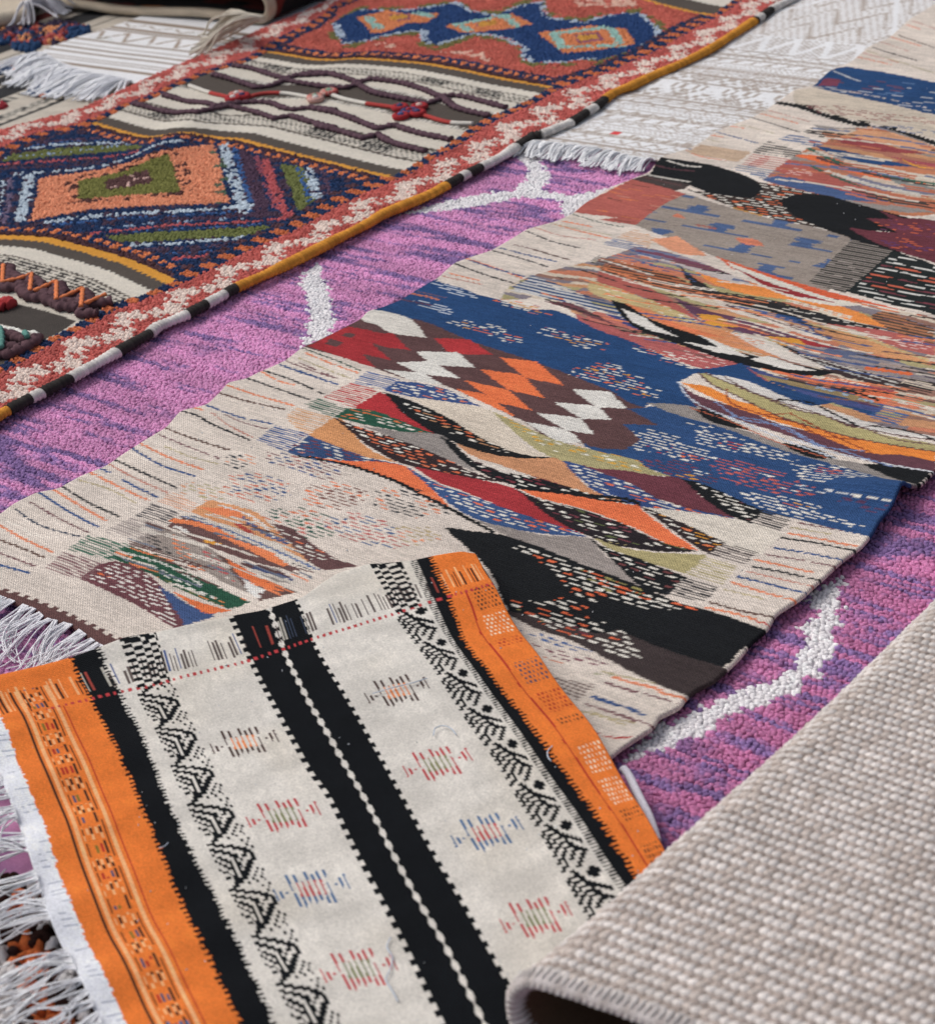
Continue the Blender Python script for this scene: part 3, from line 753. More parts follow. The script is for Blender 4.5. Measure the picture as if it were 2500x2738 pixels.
    for q, ru, rv, cl in (('f 290,780', 0.12, 0.06, W3), ('f 480,840', 0.10, 0.045, W3), ('f 340,810', 0.05, 0.03, [RED, RED, (224, 218, 206)]), ('f 510,865', 0.04, 0.02, [ORANGE]), ('f 560,690', 0.05, 0.015, W3), ('f 690,780', 0.10, 0.045, W3), ('f 730,800', 0.04, 0.02, [ORANGE, RED]),
                         ('f 930,840', 0.10, 0.03, W3), ('f 600,740', 0.05, 0.02, W3), ('f 430,940', 0.13, 0.05, [(120, 60, 80), (120, 60, 80), PLUM]), ('f 560,950', 0.03, 0.015, W3), ('f 760,930', 0.10, 0.045, [(190, 90, 80)]), ('f 880,980', 0.14, 0.06, [(190, 90, 80)]), ('f 1020,1040', 0.1, 0.04, [(190, 90, 80)]),
                         ('f 760,930', 0.02, 0.01, W3), ('f 930,965', 0.03, 0.01, W3), ('f 1040,1045', 0.03, 0.01, W3), ('f 1130,905', 0.08, 0.02, W3), ('f 1200,980', 0.09, 0.04, W3), ('f 1330,955', 0.1, 0.04, W3), ('f 1270,950', 0.05, 0.025, [(200, 100, 80)]), ('f 1400,1020', 0.05, 0.015, W3), ('f 1560,1025', 0.05, 0.01, W3),
                         ('f 860,1085', 0.06, 0.02, W3), ('f 940,1120', 0.1, 0.03, W3), ('f 1060,1140', 0.11, 0.04, W3), ('f 1090,1140', 0.05, 0.02, [(200, 100, 70), YELLOW]), ('f 1180,1180', 0.1, 0.02, W3), ('f 1320,1225', 0.07, 0.012, W3), ('f 1250,1070', 0.1, 0.015, [(90, 60, 90), (200, 200, 200)]), ('f 1400,1125', 0.1, 0.015, [(90, 60, 90)]), ('f 1500,1135', 0.06, 0.01, W3), ('f 1510,1170', 0.05, 0.015, [(90, 60, 90)]), ('f 500,975', 0.08, 0.02, [YELLOW, (90, 60, 80)])):
        K(q, ru, rv, cl, p=0.92, seed=int(rv * 3000))
    # grey ribbon, lens bands on the right
    P_('f 270,570 400,575 540,595 620,640 700,690 850,732 1000,792 1250,872 1450,905 1600,985 1745,1042 1710,1055 1500,975 1250,895 1000,825 700,710 400,625', GREY)
    P_('f 440,450 520,515 640,555 830,615 1000,685 1200,738 1500,828 1850,870 1850,965 1550,912 1200,802 900,702 700,642 560,600', (100, 62, 72))
    P_('f 450,455 600,478 760,552 900,590 1000,628 1250,698 1500,768 1650,800 1850,830 1850,890 1650,852 1480,842 1200,742 900,642 700,572', (234, 132, 44))
    P_('f 540,400 640,420 800,488 950,538 1080,598 1250,638 1450,708 1650,758 1850,795 1850,835 1600,795 1400,755 1150,692 950,622 750,522 620,462', (176, 164, 112))
    P_('f 585,405 800,440 950,500 1080,555 1250,608 1400,650 1550,690 1850,755 1850,775 1600,735 1400,692 1200,622 1000,562 800,492', (212, 206, 200))
    for q, c, w in (('f 585,403 800,490 1000,560 1200,622 1400,690 1600,735 1850,775', BROWN, .004), ('f 690,425 830,500 1080,600 1250,640 1400,695 1550,685', BROWN, .004), ('f 545,400 620,462 750,522 950,622 1150,692 1400,755 1600,795 1850,835', BROWN, .004), ('f 700,490 720,560 900,630 1100,680 1200,740 1480,770', (140, 64, 40), .004),
                    ('f 980,545 1150,560 1280,620 1420,690', BLACK, .005), ('f 900,630 1050,620 1180,690 1380,790 1500,840', (150, 70, 40), .004), ('f 640,560 800,660 1000,690 1120,750 1250,810 1450,830', (120, 140, 180), .004), ('f 1450,700 1600,760 1850,800', (110, 80, 80), .004), ('f 1500,690 1700,720 1850,775', BLACK, .005)):
        Ln(q, c, w)
    P_('f 520,600 620,608 700,650 850,722 700,695 600,662', BLACK); P_('f 1005,785 1150,808 1310,872 1180,870 1060,825', BLACK); P_('f 1445,905 1600,908 1830,960 1745,1042 1600,985', BLACK)
    Ln('f 440,450 470,510 560,580 700,640 850,700 1050,782 1300,872', (190, 196, 206), .004); Ln('f 1060,760 1250,830 1500,890 1700,930 1830,955', (200, 200, 205), .005); Ln('f 720,640 880,660 1060,730 1200,800 1300,820 1450,870 1600,920', (110, 130, 170), .004); Ln('f 500,595 700,660 1000,790 1250,868', (190, 100, 70), .003)
    # brown field with diamonds
    P_('e 330,100 600,105 960,235 1200,310 1420,390 1600,460 1700,500 1841,580 f 265,595 165,602 325,692 130,682 235,772 20,752 135,822 0,812 e 1600,800 1545,785 1420,785 1235,672 1190,652 1000,562 850,495 790,472 600,442 400,372 200,310 20,268 190,180', BROWN)
    P_('e 385,52 480,70 600,105 700,212 600,200 500,182 430,142 345,108', (214, 208, 198))
    P_('e 50,264 190,182 270,148 370,165 450,185 510,185 605,276 480,262 390,235 500,332 340,296 418,378 200,308', RED, False)
    P_('e 170,215 240,238 200,262 140,245', BROWN, False); P_('e 250,182 310,190 290,212 235,202', BROWN, False)
    P_('e 738,214 930,218 1058,302 830,302', (176, 48, 52), False)
    for q in ('e 638,284 870,290 962,374 760,362 720,355', 'e 528,345 700,338 760,362 882,434 690,412 650,405', 'e 462,384 650,402 690,412 792,472 600,442', 'e 1490,490 1700,505 1797,602 1620,592', 'e 1393,563 1600,582 1640,592 1707,662 1540,652', 'e 1298,622 1480,640 1540,652 1618,738 1450,712', 'e 1232,668 1400,700 1460,712 1500,735 1547,782 1420,786'):
        P_(q, (216, 212, 204), False)
    for q in ('e 1098,317 1300,340 1452,472 1240,430', 'e 988,383 1190,408 1240,430 1342,542 1140,494', 'e 903,443 1090,482 1140,494 1273,608 1080,566', 'e 846,490 1000,515 1080,562 1194,652 1000,562'):
        P_(q, (232, 112, 58), False)
    P_('f 10,745 230,772 140,825 -60,800', BROWN)
    # leaves
    P_('e 1045,610 1200,678 1400,768 1636,830 1841,882 f 280,930 412,972 130,948 0,925 e 1500,905 1400,872 1300,822 1170,722', KHAKI); D_('e 1080,620 1200,678 1400,768 1636,830 1841,882 f 280,930 400,968 150,930 e 1600,880 1400,830', [(222, 216, 200), (214, 160, 50), (214, 160, 50)], p=0.75)
    P_('f 0,925 130,935 300,965 465,985 560,1078 760,1195 650,1185 400,1112 150,1032 0,965 e 1450,880', (108, 56, 66))
    P_('e 1420,878 1500,895 1660,950 1841,1020 f 350,1100 760,1200 560,1195 300,1152 150,1112 0,1060 e 1560,1000', (52, 76, 126)); D_('e 1440,890 1660,950 1841,1020 f 350,1100 740,1200 560,1190 300,1145 120,1085 0,1040 e 1560,980', WO, p=0.85)
    P_('e 580,530 700,545 860,562 1040,610 1130,690 1260,812 1395,870 1220,852 1000,762 800,642 620,552', (212, 198, 180))
    P_('e 460,502 530,450 650,460 790,490 990,587 820,562 600,532', (54, 78, 128)); D_('e 480,500 540,460 650,465 790,490 970,580 800,550 600,525', WO[:2] + [(200, 110, 80)], p=0.8)
    P_('e 828,765 1000,830 1210,866 1412,870 1480,930 1600,1040 1810,1112 1600,1075 1350,995 1100,905 950,855', (200, 140, 98))
    P_('e 455,508 600,552 800,640 1000,760 1220,846 1400,866 1200,868 1000,832 800,762 745,737 560,622', BLACK); D_('e 560,560 800,650 1000,765 1220,846 1320,862 1100,830 900,760 760,700 600,600', WO + [TAN], p=0.85)
    P_('e 296,592 440,508 480,530 560,620 748,738 560,692', (172, 44, 50))
    P_('e 195,640 260,595 400,608 560,668 750,742 560,722 300,672', GREEN); D_('e 220,640 270,600 400,612 560,672 720,735 560,705 300,655', [(222, 216, 204), (222, 116, 64)], p=0.85)
    P_('e 330,690 560,722 770,742 860,810 960,940 980,955 800,872 560,772', GREY)
    P_('e 50,742 180,648 215,648 300,740 400,830 545,892 300,852', (206, 142, 90))
    P_('e 768,748 830,775 950,878 1100,938 1350,990 1636,1078 1850,1112 1600,1104 1300,1064 1150,1012 1050,975 960,930 860,850', BLACK); D_('e 930,870 1100,920 1350,985 1636,1075 1780,1105 1550,1088 1250,1045 1080,985 980,920', [(222, 216, 204), (222, 216, 204), (120, 50, 60), (60, 40, 44)], p=0.92)
    P_('e 185,642 300,690 560,770 800,870 960,950 1145,1003 950,983 700,932 545,892 380,802 280,722', (54, 40, 42)); D_('e 230,665 330,700 560,775 800,870 960,950 1120,1000 950,975 700,920 500,840 330,740', WO + [(214, 110, 70)], p=0.92)
    P_('e 0,725 60,750 250,822 400,872 575,906 400,902 150,872 0,862 d 1570,835 1640,790 1690,738', (50, 76, 118)); D_('e 0,735 60,755 250,825 400,875 540,902 300,885 0,850 d 1590,832', [(222, 216, 204), (110, 60, 74)], p=0.85)
    P_('e 20,858 200,880 572,910 640,960 720,1032 800,1112 825,1148 700,1082 500,982 250,902', (230, 112, 62))
    P_('e 568,905 640,948 760,1010 900,1060 1150,1150 1400,1232 1585,1302 1350,1284 1100,1244 900,1172 800,1102 720,1032', (56, 84, 130)); D_('e 600,920 760,1015 900,1062 1150,1155 1400,1235 1540,1290 1300,1265 1100,1225 900,1150 780,1060', WO, p=0.92)
    P_('e 615,913 700,930 950,980 1195,1040 1265,1090 1400,1190 1580,1293 1400,1237 1150,1152 900,1052 760,1002', (168, 48, 54))
    P_('e 1205,1038 1350,1050 1600,1090 1841,1125 f 210,1122 350,1238 545,1373 400,1345 200,1252 0,1172 e 1500,1132 1300,1082', (232, 112, 62))
    Ln('e 1190,1030 1480,1062 1841,1108 f 215,1118', BLACK, 0.009)
    P_('e 1188,1038 1300,1088 1500,1138 1700,1200 f 100,1212 350,1328 545,1380 400,1384 200,1364 0,1322 e 1600,1302 1500,1262 1350,1172', (40, 34, 38)); D_('e 1240,1060 1500,1140 1700,1200 f 100,1215 350,1330 480,1370 200,1340 0,1300 e 1560,1260 1400,1170', [(222, 216, 204), (222, 216, 204), (120, 60, 70), (90, 100, 60)], p=0.85)
    P_('f 225,1132 400,1148 840,1222 1015,1280 880,1402 700,1342 400,1222', (214, 204, 190))
    P_('f 212,1122 360,1178 692,1330 600,1392 530,1352 430,1282 300,1182', (50, 40, 42)); D_('f 235,1135 360,1180 680,1330 600,1375 500,1310 380,1220', [(222, 216, 204), (222, 116, 64), YELLOW], p=0.9)
    P_('f 460,985 560,1008 700,1068 900,1160 830,1228 700,1172 580,1092', BLACK); D_('f 530,1000 700,1070 890,1162 835,1215 700,1140', [(222, 216, 204), (222, 216, 204), (110, 60, 64)], p=0.92)
    P_('e 950,1205 1100,1242 1350,1292 1595,1312 1650,1380 1720,1450 1841,1560 f 0,1500 e 1600,1482 1400,1402 1150,1302', (150, 140, 134)); P_('f -60,1360 80,1430 200,1540 280,1605 100,1535 -60,1480', (150, 140, 134))
    P_('e 1605,1308 1841,1352 f 0,1318 200,1372 595,1400 475,1502 250,1432 100,1382', (170, 158, 110))
    P_('e 1588,1308 1640,1338 f 20,1348 250,1430 482,1520 370,1622 250,1582 150,1502 60,1412', BLACK); D_('e 1640,1345 f 40,1360 250,1435 470,1525 380,1600 260,1560 150,1480', [(222, 216, 204), (222, 216, 204), (110, 60, 60)], p=0.9)
    Ln('e 0,858 250,905 500,985 700,1085 870,1172 1060,1275', BLACK, 0.008)
    # the large black clouds near the end of the rug
    P_('e 792,1248 950,1270 1100,1290 1300,1350 1550,1450 1841,1560 f 350,1622 480,1672 600,1705 920,1815 900,1860 i 890,200 800,270 540,548 400,505 200,415 h 1700,340 1500,235 1300,160 1150,70 e 1050,1500 980,1420 870,1320', BLACK)
    P_('h 1100,60 1250,90 1450,140 1650,190 i 100,170 400,292 710,388 i 540,548 400,505 200,415 h 1700,340 1500,235 1300,165 1150,90', (64, 54, 54))
    D_('e 1105,1325 1300,1375 1500,1450 1700,1530 1841,1580 f 200,1580 400,1650 550,1700 200,1690 0,1660 e 1500,1620 1600,1690 1841,1800 h 1841,70 1700,60 i 250,340 100,310 h 1600,240 1400,170 1250,90 1120,10 e 1400,1640 1480,1600 1380,1480', [(222, 216, 204), (222, 216, 204), (222, 216, 204), (222, 100, 56)], pv=0.0105, p=0.88)
    D_('e 1480,1440 1841,1570 f 300,1620 100,1580 e 1600,1520', [(222, 100, 56), (150, 140, 80)], p=0.9); D_('e 1560,1480 1841,1600 f 350,1660 0,1600', [(150, 144, 90), (222, 216, 204), (222, 100, 56)], p=0.6, seed=3)
    P_('e 1560,1700 1636,1660 1760,1660 f 300,1700 600,1730 880,1810 900,1860 i 870,220 700,350 300,240 100,160 0,120 h 1600,140', BLACK)
    D_('h 1180,30 1400,120 1600,200 1600,230 1400,150 1200,70', [(200, 90, 60), (110, 50, 60), (150, 140, 90)], p=0.7)
    # cream end with dashes
    D_('h 1180,170 1330,195 1620,290 1500,285 1300,230', [(70, 100, 150)], p=0.9); D_('h 1260,240 1500,300 1700,360 1600,365 1350,300', [(120, 70, 84)], p=0.9); D_('h 1300,300 1600,390 1800,430 1500,400', [(150, 150, 120), (206, 120, 90)], p=0.6)
    H_('h 1395,430 1620,472 1530,562 1440,512', (110, 92, 88), 0.0075)
    # hatch blocks beside the margins
    H_('e 295,455 370,390 545,440 480,502', (84, 104, 150)); H_('e 130,535 280,455 430,500 300,592', (186, 66, 66)); H_('e 20,575 100,540 290,600 180,642', (60, 100, 84)); H_('d 1560,640 1620,590 1841,650 e 190,640 60,742 0,722', (212, 160, 116)); H_('d 1400,777 1500,690 1690,740 1570,837', (64, 90, 140))
    H_('f 828,1227 900,1155 1055,1195 1000,1272', (60, 60, 62)); H_('f 600,1392 692,1330 870,1380 800,1452', (84, 76, 76)); H_('f 478,1502 592,1400 770,1460 680,1562', (176, 164, 124)); H_('f 352,1612 480,1520 662,1575 580,1657', (48, 48, 52))
    # flower groups on the cream field
    for q, ru, rv, cl in (('d 1315,885', 0.06, 0.045, [(40, 50, 60), (40, 50, 60), (222, 140, 100)]), ('d 1400,1030', 0.14, 0.07, [(56, 84, 130), (56, 84, 130), (206, 110, 84)]), ('d 1640,890', 0.13, 0.055, [(120, 76, 84), (180, 120, 112), (70, 90, 130)]), ('d 1620,1220', 0.12, 0.075, [(50, 90, 80), (50, 90, 80), (214, 120, 84)]),
                          ('d 1110,1050', 0.09, 0.04, [(176, 164, 124), (214, 150, 110)]), ('e 180,1080', 0.13, 0.07, [(120, 76, 70), (120, 76, 70), (222, 116, 70)]), ('e 600,1110', 0.15, 0.07, [(56, 60, 66), (56, 60, 66), (222, 130, 90)]), ('e 380,1270', 0.15, 0.07, [(190, 110, 104), (190, 110, 104), (70, 100, 140)]), ('e 650,1290', 0.08, 0.045, [(180, 160, 120), (222, 140, 100)]), ('e 60,1250', 0.09, 0.05, [(60, 100, 84), (200, 110, 100)]), ('e 120,930', 0.1, 0.05, [(120, 76, 84), (70, 90, 140)])):
        K(q, ru, rv, cl, p=0.95, seed=int(ru * 777))
    # leaves at the near left end
    P_('d 1040,1160 1150,1098 1400,1168 1500,1255 1600,1350 1700,1440 1760,1490 1500,1355 1250,1245', (212, 148, 100)); Ln('d 1300,1175 1450,1280 1570,1335', (80, 90, 130), 0.007); P_('d 1100,1140 1300,1150 1330,1200 1200,1180', (232, 130, 80)); Ln('d 1300,1230 1380,1285', (176, 70, 60), 0.01); Ln('d 1200,1125 1380,1190 1500,1300', WHITE, 0.004)
    P_('d 1490,1230 1560,1240 1700,1330 1841,1420 e 330,1460 d 1750,1475 1650,1400', (100, 70, 70)); D_('d 1500,1240 1700,1340 1841,1430 1700,1420', WO, p=0.8)
    P_('d 1000,1180 1250,1238 1500,1338 1760,1478 1600,1452 1300,1332', (206, 196, 184)); Ln('d 1000,1185 1250,1265 1500,1370 1740,1480', (90, 110, 150), 0.004); Ln('d 1000,1200 1250,1290 1500,1395 1700,1480', (70, 70, 76), 0.004)
    P_('d 915,1240 960,1198 1100,1222 1300,1312 1550,1442 1720,1495 1500,1464 1250,1394 1000,1284', (104, 74, 72)); Ln('d 950,1205 1100,1235 1300,1325 1550,1450', (226, 124, 72), 0.014); Ln('d 960,1240 1020,1270', WHITE, 0.007); Ln('d 1120,1320 1200,1340', YELLOW, 0.007)
    P_('d 700,1350 830,1268 900,1250 1050,1310 1200,1398 1280,1500 1410,1622 1250,1562 1000,1422', (148, 136, 128)); D_('d 780,1300 830,1275 960,1400 900,1390', [(50, 50, 54)], p=1); D_('d 890,1255 960,1290 1130,1500 1060,1480', [(226, 124, 72)], p=1); D_('d 1090,1350 1150,1380 1300,1560 1200,1500', [(184, 90, 90), (200, 190, 180)], p=0.9)
    P_('d 1180,1390 1300,1448 1500,1558 1640,1600 1420,1650 1330,1562', (104, 78, 72)); P_('d 1240,1418 1350,1478 1500,1568 1560,1602 1400,1565 1300,1502', (230, 116, 60)); P_('d 1330,1530 1450,1590 1420,1640 1360,1600', WHITE); S_('d 1300,1440 1500,1470 1640,1560 1500,1540', [(206, 196, 184), GREY, (70, 80, 120), BROWN], 0.007, 5)
    P_('d 595,1412 700,1348 900,1418 1100,1528 1380,1662 1250,1695 1000,1594 800,1494', (40, 84, 64)); D_('d 620,1410 900,1500 1250,1670 1200,1690 1000,1590 800,1490', [(214, 130, 70), (90, 100, 60)], p=0.8); D_('d 800,1420 1000,1540 1200,1640 1100,1620 900,1520', [(214, 214, 204)], p=0.9); Ln('d 700,1390 900,1450 1100,1560', (206, 206, 196), 0.004)
    P_('d 435,1532 540,1448 650,1438 850,1538 950,1680 1025,1795 960,1810 760,1684 580,1594', (110, 66, 72)); D_('d 470,1530 560,1460 660,1450 840,1545 990,1790 940,1780 760,1650 600,1570', [(224, 216, 208)], p=0.9); D_('d 500,1500 560,1490 620,1530', [ORANGE], p=0.6)
    P_('d 868,1568 950,1618 1050,1678 1180,1722 1020,1775 940,1682', (64, 86, 130)); P_('d 940,1598 1100,1658 1260,1702 1150,1720 1020,1652', (230, 116, 60)); P_('g 940,20 1050,60 1180,100 1010,150', (64, 86, 130))
    H_('d 735,1187 830,1115 990,1160 920,1227', (92, 88, 90)); H_('d 860,1102 950,1050 1080,1120 1030,1167', (212, 166, 140)); H_('d 570,1272 720,1190 890,1240 800,1332', (168, 156, 150)); H_('d 370,1372 480,1290 700,1340 620,1432', (70, 110, 92)); H_('d 240,1477 350,1390 560,1440 480,1542 430,1532', (134, 100, 102))
    cv.threads('d 820,1200 1300,1180 1750,1460 1640,1600 1400,1650 1000,1590 620,1400', [(210, 200, 188), (210, 200, 188), (104, 76, 72), (224, 124, 76), (110, 116, 130)], 0.0055, 0.3, 0.10, 14, 0.006)
    # brown toothed band at the end
    vb = fr.curve_v('n -150,1500 d 0,1592 100,1622 300,1700 480,1782 g 600,212 n 500,1770 800,1860')
    tooth = 0.007 * (np.floor(cv.u / 0.012) % 2)
    cv.c[(cv.v < vb(cv.u) + tooth) & (cv.u < fr.uv('n 620,1720')[0][0])] = lin((98, 68, 66))
    cv.wool(0.12, 0.13, 0.09)
    # relief: soft ripples, fluted margins, the raised fold on the far right edge
    Z = z + 0.0025 * (noise(U * 5, V * 7, 61) - 0.5) + 0.0012 * (noise(U * 18, V * 30, 62) - 0.5)
    eL = np.exp(-(U - L[:, None]) / 0.09)
    Z += eL * 0.006 * (noise(V * 8.5, V * 0 + 2, 63) - 0.2)
    b = fr.uv('f 1600,1135')[0]
    Z += 0.032 * np.exp(-((V - b[1] - 0.02) / 0.035) ** 2) * 1 / (1 + np.exp(-(U - b[0] + 0.10) / 0.035))
    eR = np.exp(-(R[:, None] - U) / 0.05)
    Z += eR * 0.012 * np.clip(noise(V * 11, V * 0 + 7, 64) - 0.35, 0, 1)
    root = thing('kilim_rug', 'flat-woven kilim patched with blue fields, black clouds, orange leaves and cream striped margins', 'rug', (*fr.xy(0.0, 0.0), 0))
    xy = fr.xy(U, V)
    grid_obj('woven_field', np.concatenate([xy, Z[..., None]], -1), cv.c, MAT_WEAVE, root, np.stack([U, V], -1), 0.009)
    end = fr.xy(U[0], V[0])
    sel = (end[:, 0] < fr.xy(fr.uv('n 420,1800')[0][0], 0)[0] + 9)
    uE = fr.uv('n 560,1850')[0][0]
    fringe('fringe', end[U[0] < uE], -fr.ev + 0.15 * fr.eu, 0.13, z, root, (240, 238, 242), 330, 0.0014, 0.9, 3, 0.02)
    # specks of lint
    lu, lv = rng.uniform(U.min(), U.max(), 150), rng.uniform(rows[0] + .3, rows[0] + 3.2, 150)
    okk = (lu > uL(lv) + .05) & (lu < uR(lv) - .05); lu, lv = lu[okk], lv[okk]
    tufts('lint', np.column_stack([fr.xy(lu, lv), np.full(len(lu), z + .001)]), np.tile(lin((190, 190, 192)), (len(lu), 1)), .0018, .0008, .0015, 0, root, var=.6, stuff_ang=3.0)
    return fr


KIL = kilim()
# ------------------------------------------------------------------ red-bordered rug with pile and flat-woven panels
def red_rug():
    z = 0.027
    fr = Frame(z, 'n 631,777', 48.7, -42.5)
    RE = 'n -230,1240 0,1123 196,1020 396,897 631,777 900,645 1100,548 1201,499 1289,452 1450,362 1560,310 1616,274 1649,249 1740,205 1913,132 2025,54 2090,5 2280,-110'
    LE = 'n -220,420 0,352 215,293 342,235 440,190 528,152 636,108 733,64 810,34 1000,-60'
    SQR = 'n -230,1100 d -10,400 70,350 180,300 250,245 350,200 430,165 515,110 a 590,1690 770,1640 940,1570 1030,1520 1120,1480 1210,1440 1310,1385 1400,1340 1490,1300 1580,1275 1670,1225 1750,1180 1820,1130 b 90,1190 180,1130 300,1075 570,960 640,920 730,850 790,830 890,770 940,720 1000,680 1060,650 1180,600 1250,570 1310,540 1400,490 1500,450 1640,405 1760,350 1841,320 c 130,360 300,280 420,210 520,150 600,110 690,60 740,20 n 2120,-110'
    SQL = 'n -200,490 a 60,810 200,745 440,695 600,635 700,575 780,560 850,530 920,490 1140,400 1250,370 1400,320 1490,250 1620,180 1700,150 1780,100 b 110,110 180,50 n 1080,-60'
    kk = np.hanning(9); kk /= kk.sum()
    def sm(q):
        w = fr.uv(q); w = w[np.argsort(w[:, 1])]
        vs = np.linspace(w[0, 1], w[-1, 1], 200); us = np.interp(vs, w[:, 1], w[:, 0])
        us = np.convolve(np.pad(us, 4, mode='edge'), kk, 'valid')
        return lambda v: np.interp(v, vs, us)
    uR, uL, uQ, uP = sm(RE), sm(LE), sm(SQR), sm(SQL)
    v1 = fr.curve_v('n -200,600 0,633 70,634 147,640 250,665 350,695 469,748')
    v2 = fr.curve_v('n 200,320 269,342 330,360 400,378 440,384 470,380 513,374 560,374 635,379 720,402 810,425 900,447 970,465 1044,481')
    v3 = fr.curve_v('n 720,138 763,144 800,151 850,160 898,161 960,156 1040,160 1142,169 1250,190 1350,212 1479,235')
    v4 = fr.curve_v('n 1650,-20 1750,12 1850,36 1910,45')
    vmin, vmax = fr.uv('n -100,1190')[0][1], fr.uv('n 2200,-70')[0][1]

    def zone(u, v):
        """0 pile, 1 flat weave"""
        ins = (u > uP(v) + 0.01) & (u < uQ(v) - 0.012)
        flat = ((v < v1(u)) | ((v > v2(u)) & (v < v3(u))) | (v > v4(u))) & ins
        return flat

    def border(cv, s, w, vv, seed):
        """s 0 at the row of squares .. 1 at the rug's edge"""
        u = cv.u
        m = (s > -0.35) & (s <= 1.05)
        sq = np.floor(vv / 0.028)
        on = (s > -0.35) & (s < 0.16)
        e = hsh(sq, sq * 0, seed)
        cv.c[on] = lin(NAVY)
        cv.c[on & ((sq % 2) == 0) & (s > -0.18) & (s < 0.1)] = lin((206, 112, 66))
        cv.c[on & ((sq % 2) == 1) & (s < -0.2)] = lin((92, 62, 70))
        rd = (s >= 0.12) & (s <= 1.05)
        cv.c[rd] = lin((196, 96, 88)) * (0.8 + 0.4 * noise(u[rd] * 60, vv[rd] * 60, seed))[:, None]
        P = 0.15
        ph = (vv / P) % 1
        tri = 0.56 + 0.2 * (np.abs(ph - 0.5) * 4 - 1)
        d = np.abs(s - tri)
        ar = (np.abs(((vv / (P / 6)) % 1) - 0.5) < 0.22) & (d < 0.23)
        wht = rd & ((d < 0.13) | ar) & (noise(u * 85, vv * 85, seed + 2) > 0.13)
        wht &= ~((np.abs(((vv / (P / 2)) % 1) - 0.5) < 0.06) & (d < 0.1))
        cv.c[wht] = lin((232, 210, 198))

    def paint(u, v, pile):
        cv = Canvas(fr, u, v, NAVY, ju=0.002 if pile else 0.001, jv=0.0015)
        P_, Ln = cv.poly, cv.line
        U, V = cv.u, cv.v
        if pile:
            m = noise(U * 40, V * 70, 71)
            cv.c[m > 0.62] = lin((78, 60, 78)); cv.c[m < 0.25] = lin((34, 62, 104))
            # near diamond panel
            OL, SA, WH = (112, 118, 66), (186, 88, 92), (190, 204, 216)
            P_('a 10,862 400,812 760,812 800,828 400,856 20,890', OL); P_('a 1535,912 1655,930 1695,1060 1730,1150 1660,1210 1620,1130 1580,1020', OL); P_('a 590,1300 900,1280 1250,1260 1570,1245 1500,1290 1100,1315 640,1328', OL)
            for q, c, w in (('a 40,838 300,800 700,792', WH, .016), ('a 1690,940 1720,1030 1745,1130', WH, .026), ('a 90,962 400,942 600,912 800,852 1010,806', WH, .014), ('a 1225,800 1270,960 1320,1100 1345,1170', WH, .03), ('a 1385,1140 1000,1165 600,1190 260,1228', WH, .02), ('a 170,960 150,1060 115,1215', WH, .03), ('a 720,1352 1000,1337 1450,1300', WH, .018),
                            ('a 0,908 400,884 760,850', SA, .014), ('a 1455,895 1500,1030 1550,1150 1600,1215', SA, .026), ('a 500,1287 900,1248 1400,1222 1595,1205', SA, .014), ('a 970,1425 1220,1400', SA, .018), ('a 1340,850 1380,1000 1430,1140 1440,1190', (84, 62, 82), .04), ('a 900,1215 1400,1190', (84, 62, 82), .02), ('a 60,930 500,905 720,860', (84, 62, 82), .012)):
                Ln(q, c, w, 0.003, 0.3 if c == WH else 0.15)
            # fine rows of single knots that echo the diamond
            for q, c, w in (('a 60,985 60,1090 20,1230', (120, 104, 130), .016), ('a 20,1000 0,1200', WH, .010), ('a 30,875 400,835 720,800', (150, 170, 196), .006), ('a 250,1250 600,1212 1000,1188 1380,1168', (66, 104, 160), .010), ('a 560,1262 900,1230 1330,1205', (150, 170, 196), .006), ('a 660,1285 1000,1262 1420,1240', (66, 104, 160), .008), ('a 1285,820 1330,980 1385,1130', (66, 104, 160), .014), ('a 1405,860 1450,1010 1500,1150', (150, 80, 96), .012), ('a 1640,930 1670,1030 1700,1150', (66, 104, 160), .012), ('a 1770,960 1790,1060 1800,1130', (92, 70, 92), .02), ('a 800,1375 1100,1360 1350,1340', (92, 70, 92), .014), ('a 900,1400 1250,1378', (66, 104, 160), .008), ('a 200,790 500,765 800,780', (92, 70, 92), .014), ('a 100,820 350,785 650,775', (66, 104, 160), .008)):
                Ln(q, c, w, 0.003, 0.38)
            P_('a 215,985 600,930 950,850 1160,798 1195,850 1225,1000 1262,1122 900,1135 500,1162 165,1225 200,1100', (226, 144, 106))
            ins = cv.mask('a 360,990 640,930 930,850 990,870 1060,1070 740,1105 360,1130')
            cv.c[ins[noise(U[ins] * 60, V[ins] * 60, 73) > 0.6]] = lin((92, 60, 58))
            ed = cv.mask('a 1140,830 1195,850 1240,1122 1160,1122 1180,960'); cv.c[ed[noise(U[ed] * 55, V[ed] * 55, 74) > 0.62]] = lin((90, 110, 90))
            P_('a 435,1000 650,958 925,876 955,930 990,1058 750,1078 428,1104', (122, 122, 62)); P_('a 578,1000 812,948 838,1010 588,1052', (96, 66, 66)); 
            dd = cv.mask('a 590,1000 800,955 825,1008 598,1045'); cv.c[dd[noise(U[dd] * 70, V[dd] * 70, 75) > 0.66]] = lin((220, 180, 170))
            # rows of orange knots beside the yellow lines
            for vf, sg in ((v1, 1), (v2, -1), (v3, 1)):
                dd = sg * (V - vf(U))
                on = (dd > 0.0) & (dd < 0.075)
                k = np.floor(U / 0.037)
                cv.c[on & (dd < 0.02)] = lin((84, 56, 62))
                cv.c[on & (dd > 0.022) & (dd < 0.046) & (np.abs((U / 0.037) % 1 - 0.5) < 0.26)] = lin((224, 128, 78))
            # far chain of diamonds
            far = V > v3(U) + 0.06
